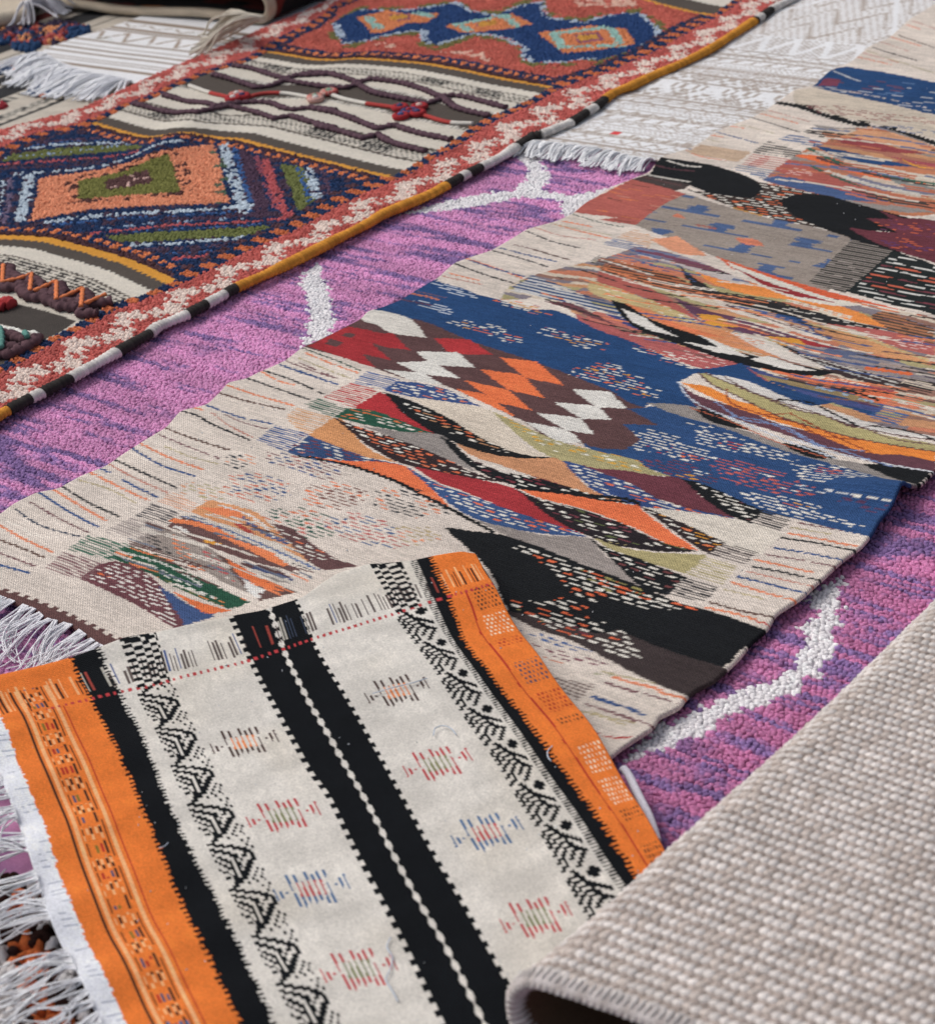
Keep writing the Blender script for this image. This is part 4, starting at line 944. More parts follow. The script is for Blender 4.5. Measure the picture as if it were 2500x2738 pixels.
            cv.c[far] = lin((190, 94, 80)) * (0.85 + 0.3 * noise(U[far] * 25, V[far] * 40, 76))[:, None]
            hal = cv.mask('b 160,150 330,40 600,40 860,0 960,50 1080,65 1250,5 1345,0 1390,75 1560,105 1700,65 1841,55 c 250,50 380,215 270,275 180,310 0,370 b 1600,365 1370,385 1230,365 1190,280 1080,230 950,220 760,285 660,265 650,200 520,215 320,270 210,270')
            cv.c[hal[noise(U[hal] * 30, V[hal] * 50, 77) > 0.42]] = lin((118, 112, 66))
            P_('b 195,130 330,58 600,58 860,18 955,68 1080,88 1250,28 1332,18 1365,98 1560,128 1700,88 1841,78 c 230,78 325,212 250,252 180,282 0,345 b 1600,335 1370,358 1255,342 1215,262 1080,202 950,192 760,252 698,242 680,172 520,192 320,242 245,248', (40, 68, 116))
            Ln('b 200,130 250,245 330,240 520,192 680,175 705,240 760,250 950,195 1080,205 1215,265 1260,340 1370,355 1600,330', (176, 190, 206), .022, .004, .45); Ln('b 330,60 600,60 860,20 955,70 1080,90 1250,30 1335,20 1365,100 1560,130 1700,90 1841,80 c 230,80 325,212 250,252', (176, 190, 206), .02, .004, .45)
            for q in ('b 320,102 480,62 620,85 780,75 700,132 600,130 480,182 400,192', 'b 795,150 1000,108 1160,78 1285,140 1150,167 900,192', 'b 1305,190 1600,148 1795,170 1838,250 1600,288 1450,302 1370,242'):
                P_(q, (214, 130, 82), False)
            for q in ('b 380,100 440,160', 'b 640,75 720,95', 'b 870,140 930,175', 'b 1120,90 1190,150', 'b 1390,190 1440,270 1600,260 1760,260', 'b 1660,160 1700,170 1760,260', 'b 860,140 1140,90', 'b 1400,190 1680,160'):
                Ln(q, (150, 190, 180), .028, .003, .2)
            for q in ('b 490,90 600,80 620,110 540,125', 'b 960,130 1060,115 1090,140 980,155', 'b 1500,200 1640,185 1670,230 1530,245'):
                P_(q, (150, 90, 110)); 
            for q in ('b 545,100', 'b 1030,135', 'b 1580,215'):
                c = fr.uv(q)[0]; cv.c[(np.abs(U - c[0]) + np.abs(V - c[1]) < 0.04)] = lin((206, 150, 60))
            for q in ('b 760,290 1000,285 1070,360 900,310', 'b 380,250 520,245 540,280', 'b 1480,0 1841,0 1841,40 1540,45'):
                i_ = cv.mask(q); cv.c[i_[noise(U[i_] * 60, V[i_] * 60, 79) > 0.5]] = lin((222, 180, 160))
            # chenille zigzag on the near flat panel
        else:
            cv.c[:] = lin((206, 198, 184))
            DK, CRM = (84, 76, 70), (212, 204, 190)
            def bands(t, m, lst):
                for a0, a1, c in lst:
                    i_ = m & (t >= a0) & (t < a1)
                    if c == 'bw':
                        f1 = ((U / 0.018 + np.floor(V / 0.010) * 0.5) % 1 < 0.5); blk = noise(U * 9, V * 0, 81) 
                        cv.c[i_] = lin(CRM); cv.c[i_ & f1 & (((V / 0.010) % 1) < 0.7)] = lin((52, 50, 50)); cv.c[i_ & (blk > 0.62) & ((U / 0.012) % 1 < 0.62)] = lin((46, 46, 48))
                    elif c == 'sp':
                        cv.c[i_] = lin(DK); cv.c[i_ & ((U / 0.014) % 1 < 0.5)] = lin((222, 216, 206))
                    else:
                        cv.c[i_] = lin(c)
            # middle panel
            t = (V - v2(U)) / (v3(U) - v2(U))
            m = (t > -0.02) & (t < 1.02)
            tt = t + 0.006 * (np.floor(U / 0.012) % 2)
            bands(tt, m, [(-0.03, 0.028, YELLOW), (0.028, 0.095, DK), (0.09, 0.165, CRM), (0.165, 0.18, DK), (0.185, 0.275, 'bw'), (0.275, 0.29, DK), (0.485, 0.505, 'sp'), (0.505, 0.665, DK), (0.665, 0.685, 'sp'), (0.80, 0.81, DK), (0.815, 0.865, 'bw'), (0.865, 0.872, DK), (0.872, 0.92, CRM), (0.92, 0.982, DK), (0.982, 1.03, YELLOW)])
            # near panel
            dd = (v1(U) - V)
            m = V < v1(U) + 0.004
            d2 = dd + 0.004 * (np.floor(U / 0.010) % 2)
            bands(d2, m, [(-0.01, 0.032, YELLOW), (0.032, 0.08, DK), (0.075, 0.125, CRM), (0.125, 0.132, DK), (0.40, 0.408, 'sp'), (0.408, 0.60, DK), (0.60, 0.61, 'sp')])
            i_ = m & (dd > 0.137) & (dd < 0.215)
            cv.c[i_] = lin((66, 62, 60))
            w = ((U / 0.05) + (dd - 0.137) / 0.078 * 0.6) % 1
            ft = ((dd - 0.137) / 0.013) % 1
            cv.c[i_ & (ft > 0.5) & (w > 0.12)] = lin(CRM); cv.c[i_ & (w > 0.5) & (w < 0.62)] = lin(CRM)
            cv.c[m & (dd > 0.220) & (dd < 0.226)] = lin(DK)
            cv.poly('a -200,1600 0,1648 150,1680 300,1722 430,1768 d 420,125 330,190 240,235 180,195 0,145 -200,90', (74, 68, 64))
            # far panel
            dd = V - v4(U); bands(dd + 0.004 * (np.floor(U / 0.012) % 2), dd > 0, [(0, 0.02, YELLOW), (0.02, 0.10, DK), (0.10, 0.22, CRM), (0.22, 0.4, 'bw')])
            cv.wool(0.07, 0.04, 0.05)
        if pile:
            r = uR(V)
            border(cv, (U - uQ(V)) / (r - uQ(V)), None, V, 83)
            l = uL(V)
            border(cv, (uP(V) - U) / (uP(V) - l), None, V, 87)
        return cv.c

    def height(u, v):
        h = z + 0.004 * (noise(u * 4, v * 5, 91) - 0.5)
        b = fr.uv('a 1100,640')[0]; e = fr.uv('a 900,840')[0]
        d = e - b; n = np.array([-d[1], d[0]]) / np.linalg.norm(d)
        s = (u - b[0]) * n[0] + (v - b[1]) * n[1]; tt = ((u - b[0]) * d[0] + (v - b[1]) * d[1]) / (d @ d)
        return h + 0.02 * np.exp(-(s / 0.07) ** 2) * np.exp(-((tt - 0.5) / 0.9) ** 4) + 0.004

    root = thing('bordered_rug', 'rug with red zigzag border, knotted diamond panels and flat-woven striped panels', 'rug', (*fr.O, 0))
    rows, v = [], vmin
    f0 = [(fr.uv('a 0,1841')[0][1] - 0.1, fr.uv('a 960,1530')[0][1] + 0.25), (fr.uv('a 550,700')[0][1] - 0.12, fr.uv('b 1390,480')[0][1] + 0.16)]
    while v < vmax:
        rows.append(v)
        v += 0.0045 if any(a < v < b for a, b in f0) or v > fr.uv('c 200,0')[0][1] - 0.1 else 0.016
    rows = np.array(rows); NU = 300
    a = np.linspace(0, 1, NU)
    L, R = uL(rows), uR(rows) - 0.012
    ut = np.linspace(-2.2, 0.4, 60)
    for i_ in range(len(rows)):
        qx = project(np.column_stack([fr.xy(ut, np.full(60, rows[i_])), np.full(60, z)]))[:, 0]
        L[i_] = min(max(L[i_], np.interp(-300, qx, ut)), R[i_] - 0.2)
    U = L[:, None] + (R - L)[:, None] * a; V = np.repeat(rows[:, None], NU, 1)
    col = paint(U, V, False)
    fl = zone(U.ravel(), V.ravel())
    pc = paint(U, V, True)
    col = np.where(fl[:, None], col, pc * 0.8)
    Z = height(U, V)
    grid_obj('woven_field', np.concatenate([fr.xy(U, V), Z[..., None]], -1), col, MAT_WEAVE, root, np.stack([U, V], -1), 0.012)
    # pile knots
    p = 0.0089
    uu, vv = np.meshgrid(np.arange(-1.9, 0.3, p), np.arange(vmin, vmax, p * 1.05))
    uu = (uu + ((np.arange(uu.shape[0]) % 2) * p * 0.5)[:, None] + rng.normal(0, p * 0.13, uu.shape)).ravel(); vv = (vv + rng.normal(0, p * 0.13, vv.shape)).ravel()
    k = (uu > uL(vv) + 0.004) & (uu < uR(vv) - 0.016) & ~zone(uu, vv)
    uu, vv = uu[k], vv[k]
    P = np.column_stack([fr.xy(uu, vv), height(uu, vv) - 0.001])
    k = in_view(P, 70); P, uu, vv = P[k], uu[k], vv[k]
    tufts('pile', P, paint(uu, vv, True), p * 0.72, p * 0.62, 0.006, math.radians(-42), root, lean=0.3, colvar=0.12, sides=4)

    def lay(q, lift, step=0.004):
        w = resample(smooth_line(fr.uv(q)), step)
        return np.column_stack([fr.xy(w[:, 0], w[:, 1]), height(w[:, 0], w[:, 1]) + lift])
    # raised chenille cords on the middle panel
    for q in ('a 1280,370 1370,385 1500,425 1560,440 1700,410 1841,415 b 0,425 100,410 230,430 320,460 400,440 560,465 700,510 780,540 850,535 1000,565 1130,600', 'a 1170,420 1280,450 1400,490 1480,480 1560,450 1680,470 1841,490 b 100,480 250,490 320,470 420,520 600,560 700,580 790,550 860,600 1040,645',
              'a 900,530 1000,560 1100,590 1180,615 1300,580 1450,570 1600,610 1700,600 1841,620 b 60,600 200,630 330,680 430,720 520,700 640,740 830,780', 'a 740,580 850,610 1000,645 1090,660 1180,630 1260,600 1380,620 1500,660 1590,645 1700,680 1841,720 b 100,700 250,740 350,770 430,750 500,790 690,840'):
        pts = lay(q, 0.005, 0.0042)
        n = len(pts); th = 0.0098 * (1 + 0.24 * np.sin(np.arange(n) * 0.0042 / 0.024 * 6.283)) * (0.9 + 0.25 * noise(np.arange(n) * 0.3, np.zeros(n), 5))
        cc = lin((92, 68, 78)) * (0.8 + 0.4 * hsh(np.arange(n), np.arange(n) * 0, 4))[:, None]
        tubes_obj('chenille_cord', [tube_data(pts, th, 9, cc, 0.16, 0.011, 0.62)], MAT_YARN, root)
    q = 'a 1040,480 1150,520 1280,560 1340,550 1430,525 1530,520 1650,535 1720,550 1800,520 1841,510 b 60,545 170,525 240,550 370,580 530,605 620,625 700,650 830,685 950,690'
    pts = lay(q, 0.004)
    xx = project(pts)[:, 0]
    rd = ((xx > 562) & (xx < 750)) | ((xx > 980) & (xx < 1208))
    cc = np.where(rd[:, None], lin((176, 62, 58)), lin((214, 208, 198)))
    tubes_obj('red_and_white_cord', [tube_data(pts, 0.007, 8, cc, 0.15, 0.01, 0.8)], MAT_YARN, root)
    for q, c1, c2 in (('a 1280,565', RED, WHITE), ('a 1330,548', RED, (60, 70, 110)), ('a 1300,540', (200, 120, 110), WHITE), ('a 1730,560', (196, 150, 140), WHITE), ('a 1800,520', (196, 150, 140), (120, 160, 130)), ('b 90,550', (196, 120, 110), (140, 170, 150)), ('b 170,520', (190, 90, 84), (140, 170, 150)),
                      ('b 555,610', RED, (70, 80, 120)), ('b 660,605', RED, (220, 190, 180)), ('b 560,658', RED, (80, 100, 150)), ('b 650,640', RED, (70, 80, 120)), ('b 605,632', (60, 70, 110), RED)):
        c = lay(q + ' ' + q.split()[0] + ' %d,%d' % tuple(int(x) + 4 for x in q.split()[1].split(',')), 0.006)[0]
        t = np.linspace(0, 2 * math.pi, 26)
        items = [tube_data(np.column_stack([c[0] + 0.017 * np.cos(t), c[1] + 0.017 * np.sin(t), np.full(26, c[2] + 0.002)]), 0.0075, 7, c1, 0.2, 0.01),
                 tube_data([[c[0] - 0.006, c[1], c[2] + 0.004], [c[0], c[1], c[2] + 0.007], [c[0] + 0.006, c[1], c[2] + 0.004]], 0.007, 7, c2)]
        tubes_obj('yarn_rosette', items, MAT_YARN, root)
    # brown and orange chenille zigzag on the near panel
    def fat(name, q, r, c, lift=0.009):
        pts = lay(q, lift, 0.0045); n = len(pts)
        c2 = lin(c) * (0.8 + 0.4 * hsh(np.arange(n), np.arange(n) * 0, 6))[:, None]
        tubes_obj(name, [tube_data(pts, r * (1 + 0.2 * np.sin(np.arange(n) * 1.2)), 9, c2, 0.15, 0.012, 0.8)], MAT_YARN, root)
    for q in ('a -60,1490 60,1490 50,1560 20,1600 150,1590 190,1540 170,1650 280,1660 330,1580 320,1700 430,1710 480,1630 450,1745 540,1740', 'a -60,1610 40,1570 90,1545 190,1560 250,1600 330,1580 360,1650 470,1630 520,1690 620,1670', 'a 0,1520 80,1530 120,1600 150,1640 240,1620 290,1680 400,1680 440,1720', 'd -40,215 60,225 130,250 220,245 150,290 60,330 -40,330', 'd -40,280 40,290 120,300'):
        fat('chenille_zigzag', q, 0.0135, (96, 70, 76))
    for q in ('a 30,1500 25,1590 120,1570 185,1545 175,1640', 'a 200,1640 320,1585 320,1690', 'a 345,1680 465,1625 455,1730', 'a 480,1710 590,1660'):
        fat('orange_zigzag', q, 0.0048, (222, 124, 72), 0.0205)
    fat('red_bobble', 'a -30,1690 20,1680 75,1690', 0.016, (176, 56, 58)); fat('red_bobble', 'a -30,1705 30,1705', 0.014, (170, 50, 54))
    fat('teal_stitch', 'd 15,220 25,280 20,330', 0.006, (90, 140, 130), 0.024); fat('teal_stitch', 'd 150,245 165,270', 0.006, (90, 140, 130), 0.024)
    fat('white_loop_cord', 'd -20,165 40,185 90,190 130,210 180,205 225,228', 0.006, (224, 222, 214), 0.006)
    # wrapped edge binding, one part for each length of colour
    seg = 'n -230,1240 -60,1160 Y;n -60,1160 0,1123 d 0,660 50,625 Y;d 50,625 170,560 K;d 170,560 238,530 W;d 238,530 395,450 K;d 395,450 660,312 W;d 660,312 845,205 K;d 845,205 a 860,1800 1050,1735 W;a 1050,1735 1150,1680 K;a 1150,1680 1250,1625 W;a 1250,1625 1305,1590 K;a 1305,1590 1500,1510 1650,1440 1841,1345 b 0,1440 200,1340 400,1235 450,1190 600,1130 740,1075 815,1025 Y;b 815,1025 885,980 K;b 885,980 925,958 W;b 925,958 1000,925 K;b 1000,925 1100,880 1190,815 W;b 1190,815 1260,745 1335,745 K;b 1335,745 1420,715 1520,680 W;b 1520,680 1590,625 K;b 1590,625 1640,600 W;b 1640,600 1685,560 K;b 1685,560 1740,520 1841,490 c 205,490 300,440 450,375 600,290 740,205 860,125 Y;c 860,125 880,115 K;c 880,115 915,98 W;c 915,98 965,60 K;c 965,60 1100,0 n 2200,-50 W;n 2200,-50 2300,-110 K'
    cb = dict(Y=(214, 142, 36), K=(58, 54, 52), W=(218, 212, 206))
    for s in seg.split(';'):
        t = s.split(); w = fr.uv(' '.join(t[:-1]))
        w = resample(smooth_line(w), 0.0026)
        uu = 0.5 * w[:, 0] + 0.5 * uR(w[:, 1]) - 0.004
        pts = np.column_stack([fr.xy(uu, w[:, 1]), height(uu, w[:, 1]) + 0.002]); n = len(pts)
        c = lin(cb[t[-1]]) * (0.76 + 0.36 * hsh(np.floor(np.arange(n) / 4), np.arange(n) * 0, 8))[:, None]
        tubes_obj('edge_binding', [tube_data(pts, 0.0132 * (1 + 0.22 * (noise(np.arange(n) * 0.035, np.zeros(n), 3) - .4) + 0.10 * (noise(np.arange(n) * 0.2, np.zeros(n), 5) - .5)), 14, c, 0.12, 0.0118, 0.8)], MAT_YARN, root)
    return fr


RED_FR = red_rug()
# ------------------------------------------------------------------ folded sheet of cloth: a path in (s, z) drawn along t
def folded_sheet(name, path, O, es, et, t, thick, colf, mat, parent, bend=None):
    """path (n,2); returns outer-surface points and frames too"""
    path = np.asarray(path, float)
    T = np.gradient(path, axis=0); T /= np.linalg.norm(T, axis=1)[:, None]
    Nn = np.column_stack([-T[:, 1], T[:, 0]])                   # left of travel
    L = np.concatenate([[0], np.cumsum(np.linalg.norm(np.diff(path, axis=0), axis=1))])
    h = thick / 2
    tt = np.concatenate([t[::-1], [t[0] - h * 0.7, t[0] - h, t[0] - h * 0.7], t])
    off = np.concatenate([np.full(len(t), h), [h * 0.7, 0, -h * 0.7], np.full(len(t), -h)])
    side = np.concatenate([np.full(len(t), 1.0), [0.5, 0.5, 0.5], np.full(len(t), 0.0)])
    S2 = path[:, None, :] + Nn[:, None, :] * off[None, :, None]
    z = S2[..., 1]
    TT = np.repeat(tt[None], len(path), 0)
    if bend is not None:
        ds, dz = bend(S2[..., 0], TT, z)
        S2 = S2 + np.stack([ds, dz], -1); z = S2[..., 1]
    xy = O + S2[..., 0][..., None] * es + TT[..., None] * et
    P = np.concatenate([xy, z[..., None]], -1)
    LL = np.repeat(L[:, None], len(tt), 1)
    C = colf(LL.ravel(), TT.ravel(), np.repeat(side[None], len(path), 0).ravel())
    n, m = P.shape[:2]
    idx = np.arange(n * m).reshape(n, m)
    F = np.stack([idx[:-1, :-1], idx[:-1, 1:], idx[1:, 1:], idx[1:, :-1]], -1).reshape(-1, 4)
    o = mesh_obj(name, P.reshape(-1, 3), F, C, mat, parent, np.column_stack([LL.ravel(), TT.ravel()]))
    return o, P, L


# ------------------------------------------------------------------ white cotton rug between the red border and the kilim
def white_rug_right():
    z = 0.023
    fr = Frame(z, 'c 300,770', 48.0)
    vE = fr.curve_v('n 1330,360 b 1240,768 1480,792 1700,825 1841,868 c 150,850 340,872 n 1850,440')
    u0, u1 = fr.uv('b 1100,700')[0][0] - 0.25, fr.uv('c 900,760')[0][0] + 0.1
    us = np.arange(u0, u1, 0.0052); vt = fr.uv('n 2150,-120')[0][1]
    rows = np.arange(0, vt + 0.3, 0.0050)
    U, V = np.meshgrid(us, rows)
    V = vE(U) + V
    C = Canvas(fr, U, V, (226, 226, 228), ju=0.001)
    BR = lin((172, 160, 151)); u, v = C.u, C.v
    def at(q): return fr.uv(q)[0][1]
    for q, w in (('c 300,770', .016), ('c 250,826', .006), ('c 120,800', .005), ('c 330,640', .013), ('c 480,590', .006), ('c 540,600', .006), ('c 420,540', .011), ('c 300,540', .005), ('c 800,480', .007), ('c 700,420', .011), ('c 560,370', .006), ('c 900,400', .008), ('c 850,330', .009), ('c 1050,330', .006), ('c 760,270', .006)):
        C.c[np.abs(v - at(q)) < w * .7] = BR
        if w > .012:
            C.c[(np.abs(v - at(q)) < w * 0.8) & ((u / 0.012 + np.floor(v / 0.006) * .5) % 1 < 0.35)] = lin((222, 220, 218))
    def zone(q0, q1, kind, s):
        a, b = sorted((at(q0), at(q1))); a += .012; b -= .010
        m = (v > a) & (v < b); t = (v - a) / (b - a)
        if kind == 'zig':
            ph = (u / s) % 1; on = ((np.abs(t - np.abs(ph * 2 - 1)) < 0.09) & (noise(u * 40, v * 40, 4) > .3)) | ((t > np.abs(ph * 2 - 1) + .4) & ((v / .009) % 1 < .5) & (((u / .014) % 1) < .6))
        elif kind == 'hook':
            ph = (u / s) % 1; on = ((np.abs(t - ph) < 0.09) & (t > .2)) | ((np.abs(t - 0.8) < .06) & (ph > .4))
        elif kind == 'star':
            ph = (u / s) % 1; x, y = np.abs(ph - .5) * 2, np.abs(t - .5) * 2
            on = ((np.abs(x - y) > .16) & (((x * 6).astype(int) + (y * 5).astype(int)) % 2 == 0)) | (x + y > 1.25) & ((v / .008) % 1 < .6)
        else:
            ph = (u / s + np.floor(t * 9) * .5) % 1; big = ((u / (s * 9)) % 1); on = (ph < .42) & (((t * 9) % 1) < .62) & (np.abs(big - np.abs(t * 2 - 1) * .5 - .2) > .06)
        C.c[m & on & (hsh(np.floor(u / .006), np.floor(v / .006), 3) > .08)] = BR
    zone('c 420,540', 'c 700,420', 'star', .16)
    a = at('c 760,270'); b0 = at('c 200,870')
    sa, sb = sorted((at('c 420,540'), at('c 700,420')))
    m = (v > b0) & (v < a) & ~((v > sa) & (v < sb))
    rp = .040; ri = np.floor((v - b0) / rp); t = ((v - b0) / rp) % 1
    ty = np.floor(hsh(ri, ri * 0, 31) * 4); ph = (u / .055 + hsh(ri, ri * 0, 32)) % 1
    zg = np.abs(ph * 2 - 1)
    on = np.where(ty == 0, (np.abs(t * 1.5 - .25 - zg) < .17), np.where(ty == 1, ((u / .016 + np.floor(t * 4) * .5) % 1 < .5) & ((t * 4) % 1 < .6) & (t > .2), np.where(ty == 2, (np.abs(t - .55) < .3) & ((np.abs(ph - .5) < .12) | (np.abs(t - .55 - (ph - .5)) < .1)), (np.abs(t - .3 - .5 * zg) < .09) | (np.abs(t - .65 - .4 * zg) < .07)))).astype(bool)
    C.c[m & on & (hsh(np.floor(u / .006), np.floor(v / .006), 3) > .12)] = BR * 1.06
    C.c[m & (t < .11)] = BR * 1.02
    a = at('c 760,270')
    m = (v > a + .01) & (v < a + .14); ph = (u / .1) % 1; t = (v - a) / .14
    C.c[m & ((np.abs(t - np.abs(ph * 2 - 1)) > .2) & (((u / .02) % 1 < .5) ^ ((v / .016) % 1 < .5)))] = BR
    m = (v > a + .15) & (v < a + 1.1)
    t = (v - a - .15); big = np.abs(((u / .62 + .2) % 1) - .5) * 2
    line = np.abs(((t / .62) % 1) - big) < .028
    C.c[m] = lin((220, 218, 218)); big2 = np.abs(((u / .155) % 1) - .5) * 2; dots = (((u / .024 + np.floor(t / .02) * .5) % 1 < .42) & ((t / .02) % 1 < .5)) ^ (np.abs(((t / .155) % 1) - big2) < .09)
    C.c[m & dots] = BR * 1.05; C.c[m & line] = lin((226, 226, 228))
    d = fr.uv('c 98,725')[0]; C.c[(np.abs(u - d[0]) < .012) & (np.abs(v - d[1]) < .012)] = lin((220, 60, 64))
    C.wool(.04, .03, .03)
    Z = z + .004 * (noise(U * 4, V * 9, 3) - .5) + .003 * np.sin(V * 30) * np.exp(-(V - vE(U)) / .12)
    root = thing('cotton_rug', 'white cotton rug with fine taupe motifs and fringed end, lying between red border and kilim', 'rug', (*fr.O, 0))
    grid_obj('woven_field', np.concatenate([fr.xy(U, V), Z[..., None]], -1), C.c, MAT_COTTON, root, np.stack([U, V], -1), .006)
    ue = us[(us < fr.uv('c 285,880')[0][0]) & (us > fr.uv('b 1225,775')[0][0])]
    fringe('fringe', fr.xy(ue, vE(ue)), -fr.ev + .25 * fr.eu, .105, z, root, (240, 240, 242), 210, .0027, .45, 5, .019, clump=4)


# ------------------------------------------------------------------ the second white rug, far side of the red border
def white_rug_left():
    z = 0.016
    fr = Frame(z, 'a 500,330', 49.0)
    vE = fr.curve_v('a 150,285 240,290 330,345 480,395 650,425 800,470 1000,520')
    uL = fr.curve_u('a 200,300 250,262 420,200 560,160 700,112 900,40')
    u1 = fr.uv('a 900,430')[0][0] + 0.25
    vt = fr.uv('a 1350,130')[0][1] + 0.3
    rows = np.arange(fr.uv('a 400,440')[0][1] - .25, vt, .0068); a = np.linspace(0, 1, 230)
    L = uL(rows)
    U = L[:, None] + (u1 - L)[:, None] * a; V = np.repeat(rows[:, None], 230, 1)
    V = np.maximum(V, vE(U) + np.linspace(0, .002, len(rows))[:, None])
    C = Canvas(fr, U, V, (224, 224, 226), ju=.001); u, v = C.u, C.v
    BR = lin((146, 128, 112))
    def at(q): return fr.uv(q)[0][1]
    zs = [('a 400,350', 0.0120), ('a 460,330', 0.0036), ('a 560,330', 0.0048), ('a 640,310', 0.0060), ('a 620,230', 0.0072), ('a 700,270', 0.0048), ('a 830,310', 0.0072), ('a 900,180', 0.0084), ('a 700,170', 0.0048), ('a 1000,150', 0.0060), ('a 830,120', 0.0072), ('a 1100,200', 0.0048)]
    vs = sorted(at(q) for q, _ in zs)
    for q, w in zs:
        C.c[np.abs(v - at(q)) < w] = BR
    for i, (a0, b0) in enumerate(zip(vs[:-1], vs[1:])):
        if b0 - a0 > .05:
            t = (v - a0 - .015) / (b0 - a0 - .03); m = (t > 0) & (t < 1); ph = (u / (.12 + .03 * (i % 3))) % 1
            C.c[m & (np.abs(t - np.abs(ph * 2 - 1)) < .14) & (hsh(np.floor(u / .01), np.floor(v / .01), 3) > .15)] = BR * 1.15
            C.c[m & (t < .6) & (((u / .02) % 1 < .4) & ((v / .013) % 1 < .5)) & (noise(u * 6, v * 6, 5) > .6)] = lin((150, 160, 158))
    C.wool(.04, .03, .03)
    Z = z + .005 * (noise(U * 4, V * 7, 6) - .4)
    root = thing('cotton_rug', 'white cotton rug with brown pinstripes whose fringe spreads over a black striped rug', 'rug', (*fr.O, 0))
    grid_obj('woven_field', np.concatenate([fr.xy(U, V), Z[..., None]], -1), C.c, MAT_COTTON, root, np.stack([U, V], -1), .006)
    us = np.linspace(uL(at('a 200,290')), fr.uv('a 700,455')[0][0], 40)
    fringe('fringe', fr.xy(us, vE(us)), -fr.ev + .1 * fr.eu, .2, z, root, (240, 240, 244), 330, .0036, .7, 6, .012, clump=7, lift=.02)


# ------------------------------------------------------------------ black and cream rug at the far left
def striped_rug():
    z = 0.008
    fr = Frame(z, 'a 0,720', 48.7, -41.5)
    us, vs = np.arange(-1.75, .12, .0085), np.arange(-.3, 2.2, .013)
    U, V = np.meshgrid(us, vs)
    C = Canvas(fr, U, V, (196, 186, 172), ju=.001); u, v = C.u, C.v
    def at(q): return fr.uv(q)[0][0]
    K_, CR = lin((52, 52, 54)), lin((206, 198, 184))
    def band(q0, q1, c):
        a, b = sorted((at(q0), at(q1))); i = (u > a + .004 * (np.floor(v / .02) % 2)) & (u < b); C.c[i] = c; return i
    band('a 0,690', 'a 0,672', K_); i = band('a 0,660', 'a 0,628', CR); C.c[i & ((v / .03 + np.floor(u / .012) * .4) % 1 < .5)] = K_
    band('a 0,540', 'a 0,420', K_); i = band('a 0,478', 'a 0,462', K_); C.c[i & ((v / .03) % 1 < .45)] = CR
    i = band('a 0,575', 'a 0,545', CR); C.c[i & ((v / .02) % 1 < .4)] = K_
    band('a 0,290', 'a 0,230', K_); band('a 0,330', 'a 0,322', K_)
    band('a 0,190', 'a 0,150', lin((90, 40, 40)))
    band('a 330,170', 'a 600,90', lin((196, 186, 172)))
    band('a 0,100', 'a 0,20', lin((66, 74, 68)))
    C.wool(.06, .05, .06)
    root = thing('striped_rug', 'black and cream striped rug with blue and red knots, left of the red border', 'rug', (*fr.O, 0))
    grid_obj('woven_field', np.concatenate([fr.xy(U, V), np.full(U.shape + (1,), z)], -1), C.c, MAT_WEAVE, root, np.stack([U, V], -1), .007)
    # knotted ornaments and the knotted red and blue panel
    T = Canvas
    def blob(q, cols, p=.013, h=.014):
        w = smooth_line(fr.uv(q), True); lo, hi = w.min(0), w.max(0)
        uu, vv = np.meshgrid(np.arange(lo[0], hi[0], p), np.arange(lo[1], hi[1], p)); uu = (uu + rng.normal(0, p * .15, uu.shape)).ravel(); vv = (vv + rng.normal(0, p * .15, vv.shape)).ravel()
        k = pip(np.column_stack([uu, vv]), w); uu, vv = uu[k], vv[k]
        cl = np.array([lin(c) for c in cols]); n = noise(uu * 14, vv * 14, 8) * .999
        n = np.clip((n - .2) / .6, 0, .999)
        tufts('pile', np.column_stack([fr.xy(uu, vv), np.full(len(uu), z)]), cl[(n * len(cl)).astype(int)], p * .75, p * .65, h, -.7, root, lean=.3)
    blob('a 0,185 60,160 180,150 330,130 480,160 490,180 400,215 300,250 215,240 200,290 110,285 60,240 0,245', [(44, 72, 110), (130, 52, 54), (190, 90, 80), (44, 72, 110), (214, 140, 90), (60, 50, 70)], .016, .02)
    blob('a 155,510 230,490 310,480 390,475 380,498 300,510 260,532 190,532', [(44, 72, 110), (200, 110, 70), (44, 72, 110)])
    blob('a 0,380 70,358 150,358 120,385 60,400 0,412', [(44, 72, 110), (200, 110, 70), (44, 72, 110)])
    blob('a -20,575 40,575 45,595 -20,600', [(160, 50, 60)])
    # cream hem folded over at the far left, with a tuft of white yarn
    root2 = thing('folded_hem_rug', 'cream rug end folded over, with a bunch of white yarn, beside red and blue knots', 'rug', (*ground(px('a 100,110'), .03)[0], 0))
    A, B = ground(px('a -150,150'), .02)[0], ground(px('a 300,95'), .02)[0]
    es = (B - A) / np.linalg.norm(B - A); et = np.array([-es[1], es[0]]); Ls = np.linalg.norm(B - A)
    th = np.linspace(-math.pi / 2, math.pi / 2, 9)
    path = np.vstack([np.column_stack([np.linspace(.55, .02, 8), np.full(8, .016)]), np.column_stack([-.022 * np.cos(th), .038 + .022 * np.sin(th)]), np.column_stack([np.linspace(.02, .5, 8), np.linspace(.06, .05, 8)])])
    def cf(l, t, s):
        c = np.tile(lin((206, 192, 172)), (len(l), 1)); c[(l > .69) & (l < .86)] = lin((72, 84, 78)); c[l > .86] = lin((60, 66, 66)); return c * (.9 + .2 * noise(l * 60, t * 60, 2))[:, None]
    folded_sheet('folded_end', path[::-1], A, et, es, np.linspace(0, Ls * .72, 30), .012, cf, MAT_WEAVE, root2)
    fringe('yarn_bunch', [A + es * Ls * .66 + et * .02, A + es * Ls * .74 + et * .05], es * .8 - et * .4, .14, .07, root2, (224, 222, 228), 60, .004, 1.2, 9, .03, lift=.05)


